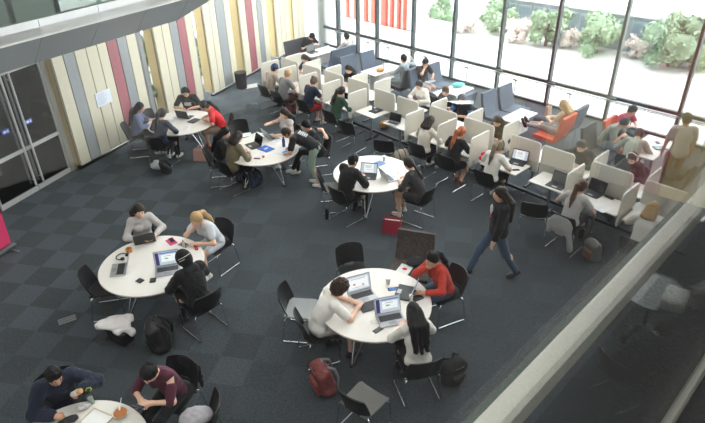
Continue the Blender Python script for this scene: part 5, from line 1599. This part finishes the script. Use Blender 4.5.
# window-side desk people
FB = ANG_V + 180
FK = dict(lean=(8, 20), look=(30, 0, 0), wr=((.12, .36, .80), (-.12, .36, .80)))
for hd_, lb, sh, slv, hm, hr, sk, fem, cl in (
        ((304.5, 58.5), 'person with dark hair bent low over the second window-side desk', DGREY_T, .9, H_DARK, 'bob', 0, True, 'bent-over dark hair at the window-side desks'),
        ((348.5, 69), 'person with black hair peering between two pale screens', BLACK_T, .9, H_BLACK, 'bob', 0, True, 'black hair between two pale screens'),
        ((419, 85), 'person in white sweater on the window side of the desks', WHITE_T, .95, H_BLACK, 'short', 0, True, 'white sweater on the window side'),
        ((445.5, 91), 'person with brown hair in black top on the window side of the desks', BLACK_T, .6, H_BROWN, 'short', 0, False, 'brown hair and black top on the window side'),
        ((461.5, 99), 'person in black T-shirt with blue sleeves on the window side of the desks', BLACK_T, .2, H_BLACK, 'short', 1, False, 'black T-shirt with blue sleeves'),
        ((497, 121), 'person with dark hair almost hidden behind the beige screens', DGREY_T, .9, H_DARK, 'bob', 0, True, 'hidden dark hair behind the beige screens'),
        ((581, 146), 'person in black top holding one hand to the face', BLACK_T, .95, H_DARK, 'short', 0, False, 'black top with hand to the face'),
        ((632.5, 158), 'person with headphones low behind the rightmost back screens', DGREY_T, .9, H_BROWN, 'short', 0, True, 'headphones behind the rightmost screens')):
    kw = dict(FK)
    if 'hand to the face' in lb: kw['wr'] = ((.02, .24, 1.10), (-.14, .34, .80))
    P = person('f', lb, head=hd_, face=FB, shirt=sh, sleeve=slv, pants=BLACKP_T, hair=hr, hm=hm, skin=sk, female=fem, shoe=SH_B, **kw)
    if 'blue sleeves' in lb:
        for S, E, Wp in P['arms']: blob('sleeve', C_('blue_sleeve', (70, 108, 160)), [c_(S, S + (E - S) * .75, .068, .062)], P['T'], .016, .02)
    if 'headphones' in lb:
        HC, MH = P['HC'], P['MH']
        MB().tube([HC + MH @ np.array([.100 * math.cos(a), -.01, .02 + .122 * math.sin(a)]) for a in np.linspace(0, PI, 12)], .010, 7).ball(HC + MH @ np.array([.098, 0, 0]), (.022, .034, .04), 8).ball(HC + MH @ np.array([-.098, 0, 0]), (.022, .034, .04), 8).build('headphones', PAPER, P['T'])
    seat_chair(P, 'black sled chair under the person: ' + cl)

# ---- lounge by the windows
lounge('sofa_dark', LOUNGED, -2.03, 2.28, 1, 'dark grey two-seat sofa by the striped wall corner', 1.1, 'sofa')
lounge('sofa_blue', LOUNGE, -.06, 2.65, -1, 'blue-grey two-seat sofa with its back to the desks, across the corner table', 1.1, 'sofa')
lounge('blue', LOUNGE, .65, 2.10, 1, 'blue-grey lounge chair behind the sofa of the corner table')
lounge('blue', LOUNGE, .77, 2.85, 1, 'blue-grey lounge chair with black bag, nearest the window rail')
lounge('dark', LOUNGED, 2.95, 2.52, -1, 'dark grey lounge chair under the person with one arm raised')
lounge('blue', LOUNGE, 3.02, 2.62 - .02, 1, 'blue-grey lounge chair under the person in black polo and pale shorts')
lounge('blue', LOUNGE, 3.08, 3.28, 1, 'empty blue-grey lounge chair beside the black polo shirt')
lounge('blue', LOUNGE, 5.44, 1.88, -1, 'blue-grey lounge chair whose back rises above the desk screens')
lounge('blue', LOUNGE, 5.64, 2.42, 1, 'blue-grey lounge chair facing the footrest table, nearer the desks')
lounge('blue', LOUNGE, 5.68, 3.10, 1, 'blue-grey lounge chair facing the footrest table, nearer the window')
lounge('orange', ORANGE, 7.98, 2.28, -1, 'orange lounge chair under the person with striped trousers')
lounge('blue', LOUNGE, 7.92, 2.98, -1, 'navy lounge chair next to the occupied orange one')
lounge('dark', LOUNGED, 8.52, 2.09, 1, 'dark grey lounge chair behind the group at the sunlit table')
lounge('orange', ORANGE, 8.68, 2.80, 1, 'orange lounge chair under the person in pink shirt')
lounge('dark', LOUNGED, 10.95, 1.85, -1, 'dark lounge chair at the right edge, right of the standing person')


def make_low(w, d, h):
    def mk():
        T = thing('lounge_table', '', 'table')
        MB().box((0, 0, h - .02), (w, d, .04), bev=.01).build('tabletop', WHITE, T)
        for sx in (1, -1): MB().box((sx * (w / 2 - .12), 0, (h - .04) / 2), (.06, d * .55, h - .04), bev=.008).build('leg', WHITE, T)
        return T
    return mk


for key, (s, t, w_, d_, h_, lb) in enumerate(((-1.08, 2.5, .62, 1.2, .72, 'white lounge table between the corner sofas'), (1.72, 2.55, .62, 1.2, .70, 'white lounge table with the fruit bowl'), (4.05, 3.0, .62, 1.3, .46, 'white low table with the teal bag'), (6.42, 2.72, .5, 1.0, .45, 'white low table the striped-trousers person rests both feet on'), (9.78, 2.5, .62, 1.25, .73, 'sunlit white table with the group leaning over it'))):
    place('low_%d' % key, make_low(w_, d_, h_), lb, 'table', ST(s, t), math.radians(ANG_U))
simple('fruit_bowl', 'tan bowl of orange fruit on the lounge table', 'bowl', (0, 0), 0, fruit, 0, loc=ST(1.85, 2.35, .705))
bottle('clear bottle beside the fruit bowl on the lounge table', (0, 0), (200, 206, 210), loc=ST(1.75, 2.6, .705))
blob('black_bag', mat('black_bag', (28, 28, 31), .6), [e_((0, 0, .10), (.2, .13, .10)), c_((-.2, .1, .05), (.2, .2, .04), .03)], None, .016, .03, noise=(.012, 30), loc=ST(1.28, 2.9, .445), rz=.4)
tag(bpy.data.objects['black_bag'], 'black bag lying on the lounge chair nearest the window rail', 'bag')
blob('teal_bag', mat('teal', (104, 196, 190), .6), [e_((0, 0, .06), (.2, .13, .06))], None, .016, .03, noise=(.012, 30), loc=ST(3.95, 3.42, .465), rz=.4)
tag(bpy.data.objects['teal_bag'], 'teal bag lying on the white low table by the window', 'bag')
blob('woven_bag', mat('woven_bag_dark', (70, 76, 84), .8, 0, .5, 50), [e_((0, 0, .12), (.19, .14, .12))], None, .016, .03, [((0, 0, -1), -.002)], loc=ST(6.55, 3.62, 0), rz=.4)
tag(bpy.data.objects['woven_bag'], 'dark woven bag on the floor beyond the footrest table', 'bag')
tote('pale brown paper bag standing by the window beyond the footrest table', (0, 0), (206, 178, 156), ANG_U, (.22, .12, .36), name='paper_bag')
bpy.data.objects['paper_bag'].location = ST(6.5, 4.1, 0)
cup('white cup on the corner lounge table', (0, 0), (236, 236, 236)).location = ST(-1.05, 2.85, .725)
laptop((0, 0), ANG_U + 180, 'grey laptop on the corner lounge table in front of the black T-shirt', 'dark', 'grey').location = ST(-1.12, 2.25, .7205)
sheet('white papers on the corner lounge table', (0, 0)).location = ST(-1.0, 2.6, .721)
LU, LM = ANG_U, ANG_U + 180
P = person('l', 'person in black T-shirt and dark cap reading on the corner sofa', head=(312, 36.5), face=LU, hz=.53, lean=(18, 36), look=(40, 0, 0), shirt=BLACK_T, sleeve=.42, pants=DGREY_T, hair='short', hm=H_BLACK, shoe=SH_B, cap=(BLACK_T, True))
P = person('l', 'person in pale shirt on the blue-grey sofa across the corner table', head=(346.5, 36.5), face=LM, hz=.53, lean=(2, 8), look=(16, 0, 0), shirt=GREY_T, sleeve=.6, pants=DENIM, hair='short', hm=H_BLACK, shoe=SH_B)
P = person('l', 'person in grey shirt on the dark lounge chair, arm raised towards the window', head=(403.5, 58.5), face=LM + 10, hz=.53, lean=(-4, 2), look=(10, 0, 0), shirt=C_('shirt_blue_grey', (150, 160, 166)), sleeve=.9, pants=C_('sage_trousers', (120, 132, 128)), hair='short', hm=H_BLACK, shoe=SH_B, wr=((.42, .05, 1.12), (-.14, .38, .72)), feet=((.12, .62, .085), (-.1, .66, .085)))
P = person('l', 'person in black polo and pale shorts with a laptop on the lap', head=(425.5, 62.5), face=LU - 8, hz=.53, lean=(0, 10), look=(32, 0, 0), shirt=BLACK_T, sleeve=.42, pants=GREY_T, leglen=.48, hair='short', hm=H_BLACK, skin=1, shoe=SH_W, wr=((.08, .2, 1.05), (-.12, .34, .76)))
o = flat('tablet', 'pale tablet on the lap of the person in black polo', 'tablet', (0, 0), (.26, .19), PAPER, h=.012, extra=('tablet_screen', (.22, .15), mat('pale_screen', (200, 206, 212), .2))); o.location = P['w']((-.02, .34, .66)); o.rotation_euler = (.15, 0, P['rz'])
P = person('l', 'blond person with striped trousers resting both feet on the low table', head=(563.5, 105), face=LM + 4, hz=.50, lean=(-8, 4), look=(18, 0, 0), shirt=C_('tan_top', (196, 172, 150)), sleeve=.3, pants=STRIPE, leglen=.92, hair='long', hm=H_BLOND, female=True, shoe=SH_B, wr=((.06, .30, .80), (-.1, .32, .80)), feet=((.06, .90, .50, 0, 60), (-.08, .95, .50, 0, 60)), knee=(0, .3, 1))
P = person('l', 'person in pink shirt at the window end of the sunlit table', head=(632.5, 110.5), face=LU - 10, hz=.53, lean=(14, 26), look=(30, 0, 0), shirt=PINKT, sleeve=.45, pants=NAVY_T, hair='short', hm=H_DARK, shoe=SH_B)
P = person('l', 'person in sage T-shirt leaning over folded hands at the sunlit table', head=(624.5, 123), face=LU, hz=.53, lean=(22, 36), look=(38, 0, 0), shirt=SAGE, sleeve=.42, pants=JEANS_L, leglen=.48, hair='short', hm=H_DARK, shoe=SH_W, wr=((.06, .42, .80), (-.06, .42, .80)))
P = person('l', 'person in pale green top leaning low over the sunlit table', head=(639, 134), face=ANG_V + 10, hz=.53, lean=(24, 44), look=(44, 0, 0), shirt=C_('pale_sage', (172, 178, 160)), sleeve=.6, pants=DGREY_T, hair='short', hm=H_BROWN, shoe=SH_W)
seat_chair(P, 'black sled chair under the pale green top at the sunlit table')
P = person('l', 'standing person in pale grey T-shirt and red-brown trousers by the sunlit table', head=(687, 119), face=ANG_V + 35, sit=False, hz=.93, lean=(2, 4), look=(14, 0, 0), shirt=C_('tee_pale', (196, 192, 186)), sleeve=.45, pants=C_('redbrown', (140, 78, 72)), hair='short', hm=H_DARK, skin=1, shoe=SH_B, wr=((.26, .12, .88), (-.26, .12, .88)), sc=1.02)
flat('phone', 'phone on the sunlit table by the handrail', 'phone', (0, 0), (.075, .15), SCRN, extra=('phone_screen', (.066, .13), SCR_OFF)).location = ST(9.8, 2.8, .732)
flat('tablet', 'dark tablet on the sunlit table near the standing person', 'tablet', (0, 0), (.26, .19), SCRN, h=.010, extra=('tablet_screen', (.23, .16), mat('teal_screen', (110, 160, 160), .2))); bpy.data.objects['tablet.001'].location = ST(9.95, 2.55, .732)
flat('wallet', 'small dark wallet on the sunlit table', 'wallet', (0, 0), (.10, .10), mat('wallet_green', (60, 76, 66), .6), h=.03, bev=.008, extra=('flap', (.08, .05), mat('wallet_flap', (48, 46, 48), .6))); bpy.data.objects['wallet.002'].location = ST(9.62, 2.15, .732)
def bin_(T):
    MB().lathe([(.15, 0), (.17, .02), (.19, .50), (.18, .51), (.14, .03), (.002, .03)], n=20).build('bin_body', mat('bin_black', (26, 27, 29), .5), T)
    MB().lathe([(.192, .49), (.196, .505), (.188, .515)], n=20).build('rim', BLACKP, T)
simple('waste_bin', 'black waste bin on the floor at the foot of the striped wall', 'bin', (242, 88), 0, bin_)
sheet('pale card lying on the floor beside the waste bin', (252, 86), 30, (.35, .5), z=.001, lines=0, m=mat('card_grey', (190, 188, 182), .8), name='floor_card', cat='card')

# ---- below the handrail
q = at(655, 291, .73); TC['T7'] = (float(q[0]), float(q[1]))
T = thing('side_table', 'small round dark glossy table below the pale handrail', 'table', (q[0], q[1], 0))
MB().lathe([(.44, .70), (.455, .706), (.46, .718), (.452, .7295), (.01, .7302)], n=48).build('tabletop', mat('glossy_grey_top', (96, 98, 100), .22), T)
MB().lathe([(.035, .02), (.035, .70)], n=14).build('post', BLACKM, T); MB().lathe([(.22, 0), (.22, .012), (.06, .028)], n=28).build('base', BLACKM, T)
q = at(668, 326, 1.12)
P = person('r', 'person in dark jacket sitting below the pale handrail, seen from above', head=(664, 330), face=22, lean=(32, 54), look=(50, 0, 0), shirt=C_('dark_blue_jacket', (36, 40, 48)), sleeve=.97, puffy=.012, pants=BLACKP_T, hair='short', hm=H_BLACK, skin=1, shoe=SH_B)
seat_chair(P, 'black sled chair under the dark jacket below the handrail')
blob('white_bag', mat('white_bag', (222, 218, 214), .5, 0, .08, 20), [b_((0, 0, .09), (.17, .10, .04), .05)], None, .013, .03, noise=(.008, 30), loc=at(673, 304, .7315), rz=.9)
tag(bpy.data.objects['white_bag'], 'puffy white bag lying on the table below the handrail', 'bag')
blob('grey_bag', mat('pale_grey_bag', (166, 164, 158), .7), [b_((0, 0, .16), (.15, .07, .12), .05)], None, .016, .03, [((0, 0, -1), -.002)], (.008, 30), loc=at(699, 303, 0), rz=.5)
tag(bpy.data.objects['grey_bag'], 'pale grey bag on the floor right of the small dark glossy table', 'bag')

# ---- floor outlet by the black-hood table, jacket on the rightmost lounge chair
p0, p1 = at(58, 323, 0), at(76, 317, 0); oa = math.atan2(p1[1] - p0[1], p1[0] - p0[0])
T = thing('floor_outlet', 'grey rectangular floor outlet cover in the carpet left of the white jacket', 'floor outlet', (p0 + p1) / 2, oa)
MB().box((0, 0, .003), (.26, .15, .006), bev=.002).build('cover_plate', mat('outlet_grey', (92, 98, 100), .5, .2), T)
for y in (-.055, 0, .055): MB().box((0, y, .0072), (.25, .012, .003)).build('cover_rib', mat('outlet_rib', (150, 154, 156), .4, .3), T)
o = blob('black_jacket', BLACK_T, [e_((0, 0, .12), (.24, .18, .10)), c_((-.2, -.2, .2), (.2, -.2, .2), .08), c_((.1, .1, .1), (.25, .2, .02), .05)], None, .018, .04, noise=(.014, 30), loc=ST(10.50, 1.85, .45), rz=math.radians(ANG_U + 180) - PI / 2)
tag(o, 'black jacket heaped on the dark lounge chair at the right edge', 'jacket')
